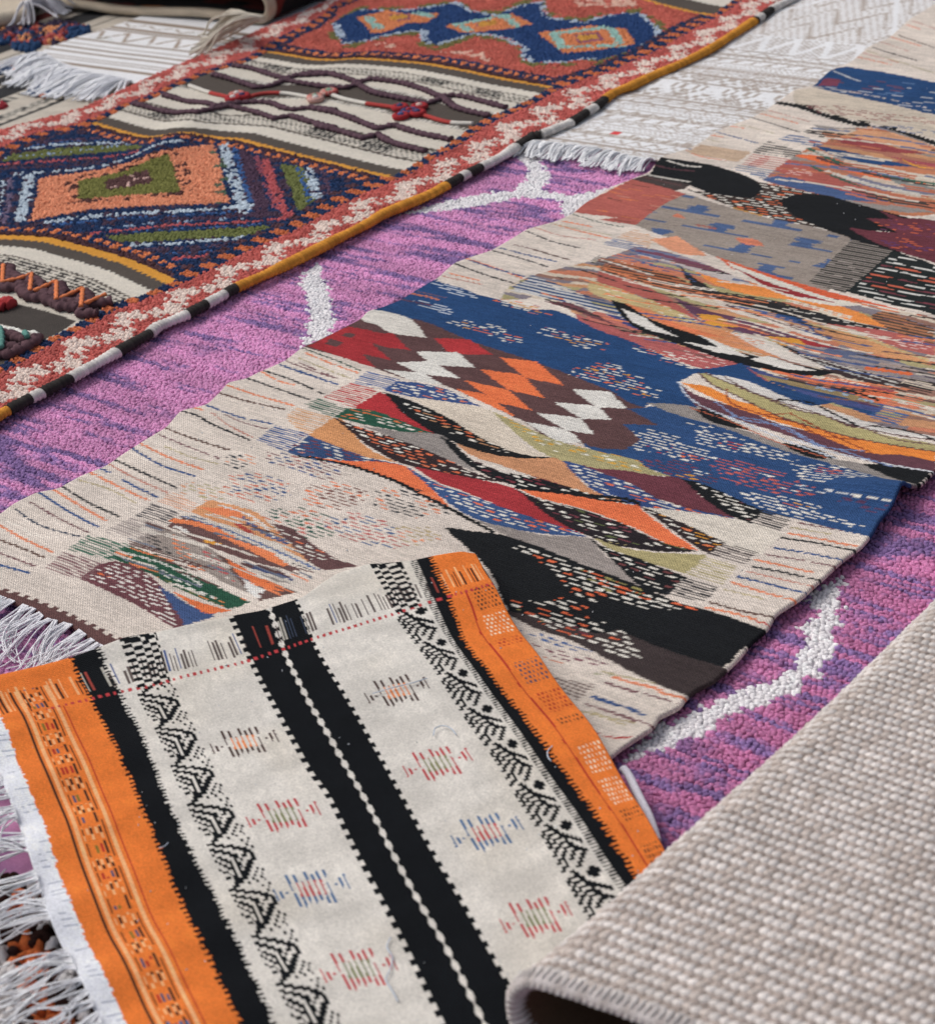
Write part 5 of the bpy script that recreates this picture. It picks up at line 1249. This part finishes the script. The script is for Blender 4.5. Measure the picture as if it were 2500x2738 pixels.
# ------------------------------------------------------------------ folded rug at the far left corner
def folded_rug():
    A, B = ground(px('a 100,55'), 0)[0], ground(px('a 1420,160'), 0)[0]
    es = (B - A) / np.linalg.norm(B - A); et = np.array([-es[1], es[0]]); Ls = np.linalg.norm(B - A)
    th = np.linspace(-math.pi / 2, math.pi / 2, 13)
    root = thing('folded_rug', 'thick folded rug with cream edges and dark red inside, stacked beside the red border', 'rug', (*A, 0), None)
    def wig(x, a, b): return a + b * np.sin(x * 7.0)
    x1 = np.linspace(-1.6, Ls, 60)
    lay1 = np.column_stack([x1, .034 + .006 * np.sin(x1 * 9)])
    turn1 = np.column_stack([Ls + .055 * np.cos(th), .034 + .006 * math.sin(Ls * 9) + .05 + .05 * np.sin(th)])
    x2 = np.linspace(Ls, Ls * .35, 30)
    z1 = turn1[-1, 1]
    lay2 = np.column_stack([x2, z1 + .012 * np.sin((Ls - x2) * 8)])
    path = np.vstack([lay1, turn1[1:], lay2[1:]])
    # the inner side of the cloth shows its dark red pattern between the layers
    def cf(l, t, s):
        c = np.tile(lin((190, 174, 152)), (len(l), 1))
        n = noise(l * 9, t * 9, 3)
        inn = (t > .022)
        c[inn & (n < .45)] = lin((112, 42, 36)); c[inn & (n >= .45)] = lin((40, 36, 36)); c[inn & (n > .78)] = lin((200, 120, 50))
        return c * (.85 + .3 * noise(l * 150, t * 150, 4))[:, None]
    folded_sheet('lower_fold', path, A, es, et, np.linspace(0, .55, 40), .026, cf, MAT_WEAVE, root)
    # an upper rug laid on it with its own turn
    root2 = thing('folded_rug', 'cream-edged flat rug with grey woven roll end on top of the dark red folded rug', 'rug', (*(A + es * .3), .14))
    zt = z1 + .02
    x3 = np.linspace(-1.6, Ls * .93, 60)
    l3 = np.column_stack([x3, zt + .012 + .008 * np.sin(x3 * 5 + 1)])
    c0 = l3[-1, 1]
    t3 = np.column_stack([Ls * .93 + .09 * np.cos(th), c0 + .06 + .06 * np.sin(th)])
    l4 = np.column_stack([np.linspace(Ls * .93, -1.2, 50), np.full(50, c0 + .12)])
    def cf2(l, t, s):
        c = np.tile(lin((186, 172, 152)), (len(l), 1)); k = (t > .022) & (s > .5)
        c[k] = lin((104, 108, 112)); n = noise(l * 20, t * 20, 5); c[k & (n > .5)] = lin((150, 146, 142)); c[(t > .022) & (s <= .5) & (n > .6)] = lin((112, 46, 40))
        return c * (.85 + .3 * noise(l * 150, t * 150, 6))[:, None]
    folded_sheet('folded_cloth', np.vstack([l3, t3[1:], l4[1:]])[::-1], A + et * .01, es, et, np.linspace(0, .55, 40), .024, cf2, MAT_WEAVE, root2)
    # tassel that hangs from the turn
    p0 = ground(px('a 1400,75'), .13)[0]
    d = ground(px('a 1290,235'), .035)[0] - p0
    fringe('tassel', [p0 - es * .035, p0 + es * .03], d, .27, .12, root, (200, 190, 174), 46, .0042, 1.3, 12, .036, lift=.05, clump=9)


white_rug_right(); white_rug_left(); striped_rug(); folded_rug()
# ------------------------------------------------------------------ orange, black and cream rug folded double in front
def front_rug():
    zt, rf = 0.074, 0.020
    red = px('n -400,2010 -60,1940 313,1854 450,1825 670,1766 849,1705 1044,1644 1152,1610 1343,1557 1500,1510')
    fold = px('n -400,1880 -100,1812 0,1795 100,1772 186,1752 255,1730 332,1700 420,1685 520,1660 616,1634 700,1620 807,1580 850,1545 898,1513 976,1490 1030,1487 1093,1482 1152,1470 1230,1455 1290,1462 1400,1440')
    keys = [('e0', 'n -165,1730 -130,1790 -95,1860 -62,1925 10,2092 49,2190 88,2307 142,2469 210,2600 274,2738'),
            ('o1', 'n -105,1730 -70,1790 -32,1860 2,1920 64,2082 112,2190 147,2302 205,2459 274,2601 337,2738'),
            ('b1', 'n 150,1690 181,1752 244,1874 313,2006 376,2157 425,2270 489,2431 562,2571 640,2738'),
            ('c1', 'n 222,1670 254,1732 313,1849 386,1991 440,2138 508,2280 582,2426 655,2571 728,2738'),
            ('m1', 'n 350,1640 381,1708 425,1860 450,1913 499,2016 545,2118 597,2221 646,2324 699,2436 743,2532 792,2620 846,2713'),
            ('bl', 'n 590,1590 616,1649 684,1796 763,1942 831,2064 873,2122 947,2268 1030,2425 1093,2552 1172,2718'),
            ('dt', 'n 700,1580 724,1634 763,1747 826,1874 859,1930 927,2050 996,2172 1059,2299 1132,2431 1181,2513 1279,2708'),
            ('br', 'n 775,1570 807,1639 844,1732 922,1859 996,1986 1074,2128 1152,2270 1240,2421 1304,2537 1387,2689'),
            ('m2', 'n 975,1410 1010,1484 1074,1602 1098,1649 1172,1747 1230,1835 1294,1932 1367,2030 1431,2138 1499,2245 1587,2407'),
            ('b2', 'n 1055,1410 1093,1484 1152,1626 1172,1664 1240,1771 1328,1893 1411,2016 1509,2152 1582,2270 1651,2367'),
            ('o2', 'n 1115,1400 1152,1475 1220,1626 1240,1698 1328,1820 1426,1942 1499,2040 1582,2152 1680,2294'),
            ('e2', 'n 1225,1390 1269,1470 1343,1611 1387,1683 1465,1796 1543,1893 1621,2011 1700,2143 1761,2250')]
    dv = 0.0021
    V = np.arange(-0.30, 1.15, dv)
    curves, names = [], []
    for nm, q in keys:
        p = resample(smooth_line(px(q)), 4.0)
        s = p[:, 1] - np.interp(p[:, 0], red[:, 0], red[:, 1])
        xy = ground(p, zt)
        L = np.concatenate([[0], np.cumsum(np.linalg.norm(np.diff(xy, axis=0), axis=1))])
        L -= np.interp(0, s, L)
        out = np.column_stack([np.interp(V, L, xy[:, 0]), np.interp(V, L, xy[:, 1])])
        d1 = xy[-1] - xy[-60]; d1 /= np.linalg.norm(d1); d0 = xy[25] - xy[0]; d0 /= np.linalg.norm(d0)
        o = V > L[-1]; out[o] = xy[-1] + (V[o] - L[-1])[:, None] * d1
        o = V < L[0]; out[o] = xy[0] + (V[o] - L[0])[:, None] * d0
        # fold position on this curve
        f = p[:, 1] - np.interp(p[:, 0], fold[:, 0], fold[:, 1])
        vf = np.interp(0, f, L)
        curves.append((out, vf)); names.append(nm)
    # metric u across, measured at v = 0.15
    k0 = np.argmin(np.abs(V - 0.15))
    uk = np.concatenate([[0], np.cumsum([np.linalg.norm(curves[i + 1][0][k0] - curves[i][0][k0]) for i in range(len(curves) - 1)])])
    NU = 440
    us = np.linspace(0, uk[-1], NU)
    X = np.array([c[0] for c in curves])                         # (K, nV, 2)
    seg = np.clip(np.searchsorted(uk, us, side='right') - 1, 0, len(uk) - 2)
    fr_ = (us - uk[seg]) / (uk[seg + 1] - uk[seg])
    G = X[seg] * (1 - fr_)[:, None, None] + X[seg + 1] * fr_[:, None, None]     # (NU, nV, 2)
    kv = (V > -0.29) & (V < 0.1)
    vf = np.zeros(NU)
    for j in range(NU):
        q = project(np.column_stack([G[j, kv], np.full(kv.sum(), zt)]))
        vf[j] = np.interp(0, q[:, 1] - np.interp(q[:, 0], fold[:, 0], fold[:, 1]), V[kv])
    hk = np.hanning(17); hk /= hk.sum()
    vf = np.convolve(np.pad(vf, 8, mode='edge'), hk, 'valid')
    # add the fold's own waviness between the traced curves
    # rows: bottom layer start .. round the fold .. top layer
    nb = 26
    r = rf
    top = V[V > -0.12]
    th = np.linspace(math.pi, 0, nb)
    def pos(j, v):
        return np.column_stack([np.interp(v, V, G[j, :, 0]), np.interp(v, V, G[j, :, 1])])
    nrow = nb + 500
    vmax = 0.98
    s = np.linspace(0, 1, 511)[1:]
    P = np.zeros((6 + nb + len(s), NU, 3)); VV = np.zeros(P.shape[:2]); UU = np.repeat(us[None], P.shape[0], 0)
    for j in range(NU):
        vc = vf[j] + r
        v_bot = np.linspace(vc + 0.22, vc, 6, endpoint=False)
        v_top = vc + (vmax - vc) * s
        v_turn = vc - r * np.sin(th)
        v = np.concatenate([v_bot, v_turn, v_top])
        zz = np.concatenate([np.full(6, zt - 2 * r), zt - r + r * np.cos(th), np.full(len(s), zt)])
        q = pos(j, v)
        P[:, j, :2] = q; P[:, j, 2] = zz
        VV[:, j] = np.concatenate([2 * (vc - math.pi * r / 2) - v_bot, vc - (th) * r, v_top])
    u, v = UU.ravel(), VV.ravel()
    # puffiness: the top layer swells between stripes near the fold, soft ripples elsewhere
    nearf = np.exp(-np.abs(VV - vf[None]) / 0.10)
    P[..., 2] += 0.018 * nearf * (noise(UU * 10, VV * 3, 11) - 0.45) + 0.004 * (noise(UU * 4, VV * 3.5, 12) - 0.5) + 0.006 * np.sin(VV * 44 + UU * 9) * np.exp(-UU / 0.16) + 0.004 * np.sin(VV * 30 - UU * 8 + 1) * np.exp(-(uk[-1] - UU) / 0.1) + 0.0015 * (noise(UU * 18, VV * 14, 13) - 0.5)
    K = dict(zip(names, uk))
    c = np.zeros((len(u), 3))
    CRM, BLK, ORG, PCH = lin((212, 206, 197)), lin((15, 18, 22)), lin((228, 116, 28)), lin((236, 170, 112))
    c[:] = CRM * (0.95 + 0.1 * noise(u * 18, v * 18, 14))[:, None]
    c *= (1 - 0.16 * np.clip(noise(u * 11, v * 9, 15) - 0.55, 0, 1)[:, None] * np.array([0.3, 0.6, 1.2]))
    band = (v < 0)                                               # woven end band beside the fold
    jag = lambda per, amp, sd=0: amp * (((v / per + sd) % 1) < 0.5)
    fuzz = 0.0022 * (hsh(np.floor(v / 0.0042), np.floor(v * 0), 16) - 0.5) * 2
    # selvage
    m = u < K['o1'] + 0.004 * (hsh(np.floor(v / 0.005), v * 0, 2) - .3)
    c[m] = lin((226, 228, 236)); c[m & ((v / 0.011) % 1 < 0.16) & (hsh(np.floor(v / .011), v * 0, 4) > .5) & (u > K['o1'] * 0.35)] = lin((150, 156, 176))
    # orange stripe 1 with figured band
    W = K['b1'] - K['o1']; f = (u - K['o1']) / W
    m1 = ~m & (u < K['b1'] + fuzz + jag(0.011, 0.005) - 0.002)
    c[m1] = ORG
    dk = lin((66, 44, 34))
    seln = lambda a, b: m1 & (f > a) & (f < b) & (v > -0.075)
    c[seln(.225, .25)] = dk; c[seln(.275, .31)] = PCH; c[seln(.605, .64)] = PCH; c[seln(.685, .705) & ~band] = lin((176, 44, 30))
    cols = np.floor((f - .335) / .045); ph = (v / .062) % 1; chk = (np.floor(v / .0125) + cols) % 2
    inn = seln(.335, .56); wid = (((f - .335) / .045) % 1 < .55)
    c[inn & wid & (ph < .42) & (chk == 0)] = PCH; c[inn & wid & (ph < .42) & (chk == 1) & (hsh(np.floor(v / .0125), cols, 5) > .35)] = dk
    blk_i = np.floor(v / .062); mid = inn & wid & (ph >= .5) & (ph < .92)
    c[mid & ((cols == 0) | (cols == 4))] = dk
    cc = np.array([lin((130, 110, 40)), lin((176, 44, 30)), lin((80, 84, 110))])
    md = mid & (cols > 0) & (cols < 4) & (ph > .58) & (ph < .85) & (hsh(np.floor(v / .02), cols, 6) > .3)
    c[md] = cc[(hsh(blk_i[md], cols[md], 7) * 3).astype(int)]
    c[seln(.565, .585) & ((v / .1) % 1 < .75)] = dk
    # black stripe 1
    c[(u >= K['b1'] + fuzz + jag(0.011, 0.005) - 0.002) & (u < K['c1'] + fuzz * 1.3 + jag(0.0085, 0.004))] = BLK
    # bitmap bands
    def bitmap(uc, hw, rows_, period, off, vmin=0.0):
        nr, nc = len(rows_), len(rows_[0])
        bm = np.array([[ch != '.' for ch in r] for r in rows_])
        i = (np.abs(u - uc) < hw) & (v > vmin)
        rr = (np.floor(((v[i] - off) / period % 1) * nr)).astype(int); cl = np.clip(np.floor((u[i] - uc + hw) / (2 * hw) * nc), 0, nc - 1).astype(int)
        k = np.nonzero(i)[0][bm[rr, cl]]
        c[k] = BLK
    A1 = ['###.............', '..####......o..o', '##...####.....o.', '.####...###..o..', '#...###...###..o', '.##...###..###..', '#.###..##.##.##.', '.#..##.#.#...##.', '..##.#.##..####.', '#..###.##.###...', '.##..#.#.###....', '...#.#.####..o..', '.##.##.###..o..o', '....#####..o..o.', '...####...o..o..', '..###...o..o..o.']
    p1 = np.array([pt for pt in px('n 450,1913 499,2016 545,2118 597,2221 646,2324 699,2436 743,2532 792,2620')])
    per1 = np.mean(np.linalg.norm(np.diff(ground(p1, zt), axis=0), axis=1))
    bitmap(K['m1'], 0.0265, A1, per1 * 1.12, 0.015)
    p2 = px('h 650,120 770,300 880,470 1000,640 1110,820 1250,1000 1385,1200 1515,1420 1640,1640')
    per2 = np.mean(np.linalg.norm(np.diff(ground(p2, zt), axis=0), axis=1))
    A2 = ['...##.......', '....##...##.', '.#####..####', '##...##.####', '#.#####..##.', '.##...##....', '##.######...', '.###...###..', '##..####.##.', '..###..##.##', '.##..####..#', '##..##..##..', '...##..####.', '.###..##..##', '##.#.##..##.', '...#....##..', '.###...##...', '##....##....']
    bitmap(K['m2'], 0.021, A2, per2 * 1.1, 0.0)
    # black pair with a line of white beads, scalloped edges
    sc = 0.003 * np.sign(np.sin(v / 0.0235 * 6.283)) 
    dbl = (u > K['bl'] + sc) & (u < K['br'] - 0.003 * np.sign(np.sin(v / 0.0235 * 6.283 + 1)))
    c[dbl] = BLK * (1 + 0.0)
    bead = np.abs(u - K['dt']) < 0.0040 * np.clip(1.25 * np.abs(np.sin(v / 0.0275 * 3.1416)) - .12, .08, 1)
    c[bead & dbl] = CRM
    # black stripe 2 with combed edges, orange stripe 2
    c[(u > K['b2'] + jag(0.0062, 0.0055)) & (u < K['o2'] + fuzz)] = BLK
    m2 = u >= K['o2'] + fuzz - jag(0.0085, 0.005)
    c[m2] = ORG
    W2 = K['e2'] - K['o2']; f2 = (u - K['o2']) / W2
    c[m2 & (np.abs(f2 - .34 - .01 * np.sin(v * 40)) < .018) & ~band] = lin((176, 44, 30))
    dd = m2 & (f2 > .47) & (f2 < .97) & (((f2 - .47) / .083 + np.floor(v / .0105) * .5) % 1 < .38) & ((v / .0105) % 1 < .55)
    grp = np.floor(v / .075)
    pal = np.array([lin((70, 76, 96)), lin((240, 206, 176)), lin((90, 56, 40)), lin((178, 50, 30))])
    gi_ = (hsh(grp, grp * 0, 9) * 4).astype(int); gap = ((v / .075) % 1 < .78) & ~((np.floor(v / .075) % 3 == 2) & ((v / .075) % 1 > .3))
    c[dd & gap & ~band] = pal[gi_[dd & gap & ~band]]
    # clusters of little upright strokes on the cream
    top_i = (np.repeat(np.arange(P.shape[0])[:, None], NU, 1) >= 6 + nb).ravel()
    def locate(q):
        g = ground(px(q), zt)[0]; dsq = (P[..., 0].ravel() - g[0]) ** 2 + (P[..., 1].ravel() - g[1]) ** 2
        k = np.argmin(np.where(top_i, dsq, 9)); return u[k], v[k]
    strokes = [(-9.5, -1.2, 2.2), (-8.1, -.2, 1.6), (-6.7, .2, .7), (-5, -4.6, .2), (-4.6, .8, 4.2), (-3.1, -4.2, 4.8), (-1.6, -2.2, 3.6), (-.1, -4.6, 4.0), (1.5, -3.6, 3.2), (3.1, -4.4, 4.2), (4.6, -1.0, 4.4), (4.9, -4.4, -2), (6.6, -.5, 0.1), (8.1, -1.8, 1.2), (9.5, -2.4, 1.6)]
    for q, c1, c2 in (('g 1335,785', (74, 52, 48), (228, 128, 60)), ('g 1550,1185', (186, 60, 66), (120, 124, 80)), ('h 70,1590', (70, 104, 146), (190, 66, 70)), ('k 325,1545', (186, 60, 66), (120, 124, 80)), ('h 535,505', (74, 52, 48), (228, 128, 60)), ('h 760,900', (186, 60, 66), (130, 130, 84)), ('h 1020,1275', (70, 104, 146), (190, 66, 70)), ('k 1290,1260', (186, 60, 66), (120, 124, 80)), ('n 470,2790', (70, 104, 146), (190, 66, 70))):
        uc, vc = locate(q)
        near = np.nonzero((np.abs(u - uc) < .06) & (np.abs(v - vc) < .06))[0]
        x, y = (u[near] - uc) / .0046, (v[near] - vc) / .0078
        for sx, y0, y1 in strokes:
            y0, y1 = y0 + sx * .12, y1 + sx * .12
            on = (np.abs(x - sx + .06 * y) < .30 + .1 * (hsh(np.floor(y * 1.3), np.floor(y * 0 + sx * 7), 3) - .5)) & (y > y0) & (y < y1)
            ce = on & (np.abs(sx) < 4.2) & (np.abs(y - sx * .12) < 2.0)
            c[near[on]] = lin(c1); c[near[ce]] = lin(c2)
    # end band: rows of short stitches and the dashed red line
    fd = v - np.repeat(vf[None], P.shape[0], 0).ravel()
    rr = np.floor(u / .0056); lenr = hsh(rr, rr * 0, 17)
    st = band & (fd > .022) & (v < -.004) & ((u / .0056) % 1 < .45) & (np.abs(((v + .045 + .02 * (lenr - .5)) / .045)) < .42 + .3 * lenr) & (lenr > .12)
    isblk = (c.sum(1) < .08); isorg = (c[:, 0] > .5) & (c[:, 2] < .1); iscr = (c[:, 2] > .35)
    grpu = np.sin(u * 34) > -.92
    c[st & iscr & grpu] = lin((92, 80, 76)); k = st & isblk & (lenr > .5); c[k] = np.array([lin((150, 60, 50)), lin((60, 70, 90)), lin((170, 165, 155))])[(lenr[k] * 977 % 3).astype(int)]
    k = st & isorg & (lenr > .35); c[k] = np.where((lenr[k] > .65)[:, None], PCH, dk)
    k = st & iscr & grpu & (lenr > .85); c[k] = lin((70, 90, 140))
    rl = (np.abs(v) < .0042) & ((u / .010) % 1 < .42) & (u > K['o1'] + .5 * W)
    c[rl] = lin((186, 56, 60))
    # checker of the figured bands close to the fold
    for nm, hw in (('m1', .022), ('m2', .018)):
        i = (np.abs(u - K[nm] ) < hw) & (v <= 0)
        c[i & (((np.floor(u / .0105) + np.floor(v / .0095)) % 2) == 0)] = BLK
        c[i & (fd < .03) & (hsh(np.floor(u / .008), np.floor(v / .02), 2) > .3)] = BLK
    c *= (0.90 + 0.22 * noise(u * 26, v * 40, 33) * (0.5 + noise(u * 150, v * 60, 34)))[:, None]
    c *= (1 + .11 * (hsh(np.arange(len(u)), np.floor(v / .002), 18) - .5) * 2 + .05 * (noise(u * 120, v * 300, 19) - .5))[:, None]
    np.clip(c, .004, .85, c)
    o = ground(px('n 700,2100'), 0)[0]
    root = thing('striped_kilim_rug', 'orange, black and cream striped rug folded double, its fold lying across the kilim', 'rug', (*o, 0))
    n, mm = P.shape[:2]; idx = np.arange(n * mm).reshape(n, mm)
    grid_obj('woven_field', P, c, MAT_FELT, root, np.stack([UU, VV], -1), .006)
    # white fringe along the left end: short loops and long loose strands
    left = P[6 + nb + 40:, 0]
    d = left[:, :2] - P[6 + nb + 40:, 8, :2]; d = d.mean(0)
    e = left[::6, :2]
    fringe('fringe', e, d + np.array([-.3, -.35]) * np.linalg.norm(d), .12, zt, root, (242, 242, 246), 270, .0013, 1.5, 21, .05, clump=9, lift=.022, seg=16)
    # lower layer's white selvage that shows along the right side
    w = resample(smooth_line(px('i 135,930 160,960 200,1040 240,1120 275,1190 300,1260 320,1330')), 6); xy = ground(w, .045)
    tubes_obj('lower_selvage', [tube_data(np.column_stack([xy, np.full(len(xy), .045)]), .006, 8, (214, 210, 220), .05, .01, .7)], MAT_YARN, root)
    # lint and loose threads
    items = []
    for q in ('k 1385,320 1360,350 1360,380 1378,405', 'k 735,265 740,225 780,210 830,225 860,260', 'k 500,1370 480,1420 510,1480 490,1560 470,1600 520,1680 540,1720', 'k 400,35 520,0 640,-30 700,-50', 'j 870,880 900,870 920,850'):
        w = resample(smooth_line(px(q)), 5); xy = ground(w, zt + .004)
        items.append(tube_data(np.column_stack([xy, np.full(len(xy), zt + .004)]), .0009, 4, (196, 206, 220)))
    tubes_obj('loose_thread', items, MAT_YARN, root, True)
    ii = rng.integers(6 + nb + 20, P.shape[0] - 60, 90); jj = rng.integers(10, NU - 10, 90)
    tufts('lint', P[ii, jj], np.tile(lin((190, 192, 196)), (90, 1)), .0015, .0007, .0014, 0, root, var=.6, stuff_ang=3.0)


front_rug()


# ------------------------------------------------------------------ shaggy orange and brown rug in the near left corner
def corner_rug():
    z = 0.03
    fr = Frame(z, 'j 200,1500', 60)
    root = thing('shaggy_rug', 'shaggy orange, dark brown and white rug half hidden under loose white fringe', 'rug', (*fr.O, 0))
    p = .0125
    uu, vv = np.meshgrid(np.arange(-.5, .3, p), np.arange(-.5, .12, p)); uu = (uu + rng.normal(0, p * .2, uu.shape)).ravel(); vv = (vv + rng.normal(0, p * .2, vv.shape)).ravel()
    C = Canvas(fr, uu, vv, (60, 38, 34), ju=.006, jv=.006, rowq=.01)
    C.poly('j 20,1150 130,1105 165,1200 120,1290 40,1260', (200, 98, 44)); C.poly('j 60,1400 190,1390 250,1550 290,1700 420,1900 200,1900 130,1650', (206, 104, 46)); C.poly('j -60,640 20,660 60,760 -60,820', (190, 90, 50))
    C.poly('j 270,1390 330,1400 380,1560 450,1700 580,1900 500,1900 400,1720 330,1620', (214, 212, 214)); C.poly('j 180,1100 240,1200 280,1320 230,1330 200,1200', (190, 188, 190)); C.poly('j -80,1420 40,1420 120,1700 180,1900 -80,1900', (206, 200, 198)); C.poly('j 370,1580 440,1555 500,1660 430,1690', (34, 32, 34))
    C.poly('j -80,1000 20,1010 40,1100 -80,1140', (200, 196, 196))
    tufts('pile', np.column_stack([fr.xy(uu, vv), np.full(len(uu), z)]), C.c, p * .75, p * .65, .014, 0, root, lean=.4)
    U, V = np.meshgrid(np.linspace(-.5, .3, 30), np.linspace(-.5, .12, 40))
    grid_obj('backing', np.concatenate([fr.xy(U, V), np.full(U.shape + (1,), z)], -1), np.tile(lin((60, 38, 34)), (U.size, 1)), MAT_PILE, root, np.stack([U, V], -1), .012)


corner_rug()
# ------------------------------------------------------------------ chunky beige loop-woven rug, folded, in the near right corner
def beige_rug():
    zs = 0.15
    A, B = ground(px('n 1550,2590'), zs)[0], ground(px('n 2510,1600'), zs)[0]
    et = (B - A) / np.linalg.norm(B - A); es = np.array([et[1], -et[0]])
    O = A + es * 0.035 - et * 0.072
    r = .052; zb = .088
    th = np.linspace(-math.pi / 2, math.pi / 2, 22)
    path = np.vstack([np.column_stack([np.linspace(.7, 0, 24, endpoint=False), np.full(24, zb)]), np.column_stack([-r * np.cos(th), zb + r + r * np.sin(th)]), np.column_stack([np.linspace(.02, 1.0, 40), zb + 2 * r + .012 * np.sin(np.linspace(0, 2.0, 40))])])
    path = resample(path, .014)
    t0 = 0.0
    ts = np.concatenate([np.linspace(0, .06, 10), np.linspace(.07, 2.0, 70)])
    def bend(s, t, z):
        dz = -(.055) * np.clip((t - .25) / .7, 0, 1) ** 1.2 + .006 * np.sin(t * 6 + s * 3) + .01 * np.exp(-t / .08) * np.sin(s * 9)
        ds = .012 * np.sin(t * 4.5) - .02 * np.exp(-t / .10)
        return ds, dz
    BG, LT = lin((150, 138, 130)), lin((206, 198, 194))
    def cf(l, t, s):
        c = np.tile(lin((140, 126, 116)), (len(l), 1)) * (.85 + .3 * noise(l * 90, t * 90, 3))[:, None]
        c[s < .5] = lin((92, 70, 54)); 
        hem = (t < .012); c[hem & (s >= .5)] = lin((198, 190, 188)) * 1.0; c[(t < .004) & ((l / .009) % 1 < .4)] = lin((170, 160, 156)); return c
    root = thing('loop_rug', 'chunky beige loop-woven wool rug folded over with a rounded edge and pale hem', 'rug', (*O, zb))
    o, P, L = folded_sheet('woven_sheet', path, O, es, et, ts, .016, cf, MAT_PILE, root, bend)
    # loops: rows run across the fold, staggered
    n_out = len(ts)
    S = P[:, :n_out][:, ::-1]                                    # outer surface, path x t (t rising)
    pl, pt = .0108, .0086
    Lmax = L[-1]
    keep_from, keep_to = .0, 1.35
    ll, tt = np.meshgrid(np.arange(.55, L[-1], pl), np.arange(.012, 1.95, pt))
    ll = ll + (((np.arange(ll.shape[0]) // 2) % 2) * pl * .5)[:, None]
    ll = (ll + rng.normal(0, .0005, ll.shape)).ravel(); tt = (tt + rng.normal(0, .0004, tt.shape)).ravel()
    fl = np.interp(ll, L, np.arange(len(L))); ft = np.interp(tt, ts, np.arange(len(ts)))
    def samp(a, b):
        i, j = np.clip(np.floor(a).astype(int), 0, S.shape[0] - 2), np.clip(np.floor(b).astype(int), 0, S.shape[1] - 2); x, y = (a - i)[:, None], (b - j)[:, None]
        return (S[i, j] * (1 - x) + S[i + 1, j] * x) * (1 - y) + (S[i, j + 1] * (1 - x) + S[i + 1, j + 1] * x) * y
    Q = samp(fl, ft); dU = samp(fl + .3, ft) - samp(fl - .3, ft); dT = samp(fl, ft + .3) - samp(fl, ft - .3)
    dU /= np.linalg.norm(dU, axis=1)[:, None] + 1e-9; dT -= dU * (dT * dU).sum(1)[:, None]; dT /= np.linalg.norm(dT, axis=1)[:, None] + 1e-9
    Nn = np.cross(dU, dT); 
    flip = np.sign((Nn * (Q - (np.append(O, zb + r) + np.outer(tt, np.append(et, 0)) + np.outer(np.clip(Q[:, :2] @ es - O @ es, 0, 9), np.append(es, 0))))).sum(1)); Nn *= flip[:, None]
    k = in_view(Q, 150)
    row = np.repeat(np.arange(len(np.arange(.012, 1.95, pt))), len(np.arange(.55, L[-1], pl)))
    lo = row % 2 == 1                                            # every second row is the darker ground yarn, set lower
    n1 = noise(tt * 60, ll * 60, 6)[:, None]
    col = np.where(lo[:, None], lin((170, 156, 148)) * (.8 + .4 * n1), lin((214, 206, 201)) * (.85 + .25 * n1))
    tw = hsh(np.floor(tt / pt), np.floor(ll / pl), 4)[:, None]
    col = np.where((tw > .8) & ~lo[:, None], lin((196, 184, 176)), col)
    for nm, kk, rx, ry, hh, dn in (('light_loops', k & ~lo, .72, .78, .0052, .002), ('dark_loops', k & lo, .68, .7, .0036, .002)):
        tufts(nm, Q[kk] - Nn[kk] * dn, col[kk], pl * rx, pt * ry, hh, .42, root, sides=6, lean=.10, var=.14, stuff_ang=.1, up=(dU[kk], dT[kk], Nn[kk]), colvar=.1)
    # overcast stitches along the bound edge
    items = []
    S0 = P[:, n_out - 1]; S1 = P[:, n_out + 3]; Sm = P[:, n_out + 1]
    for d in np.arange(.5, L[-1] - .02, .0085):
        g = np.interp(d, L, np.arange(len(L))); i0 = int(g); f0 = g - i0; i1 = min(i0 + 1, len(L) - 1)
        lerp = lambda Z: Z[i0] * (1 - f0) + Z[i1] * f0
        a_, m_, b_ = lerp(S0), lerp(Sm), lerp(S1)
        inn = np.append(et, 0) * .012
        items.append(tube_data(np.array([a_ + inn, a_, m_ - np.append(et, 0) * .001, b_, b_ + inn]), .0030 * rng.uniform(.8, 1.2), 6, np.array((202, 194, 190)) * rng.uniform(.88, 1.05)))
    tubes_obj('edge_stitching', items, MAT_YARN, root, True)


beige_rug()
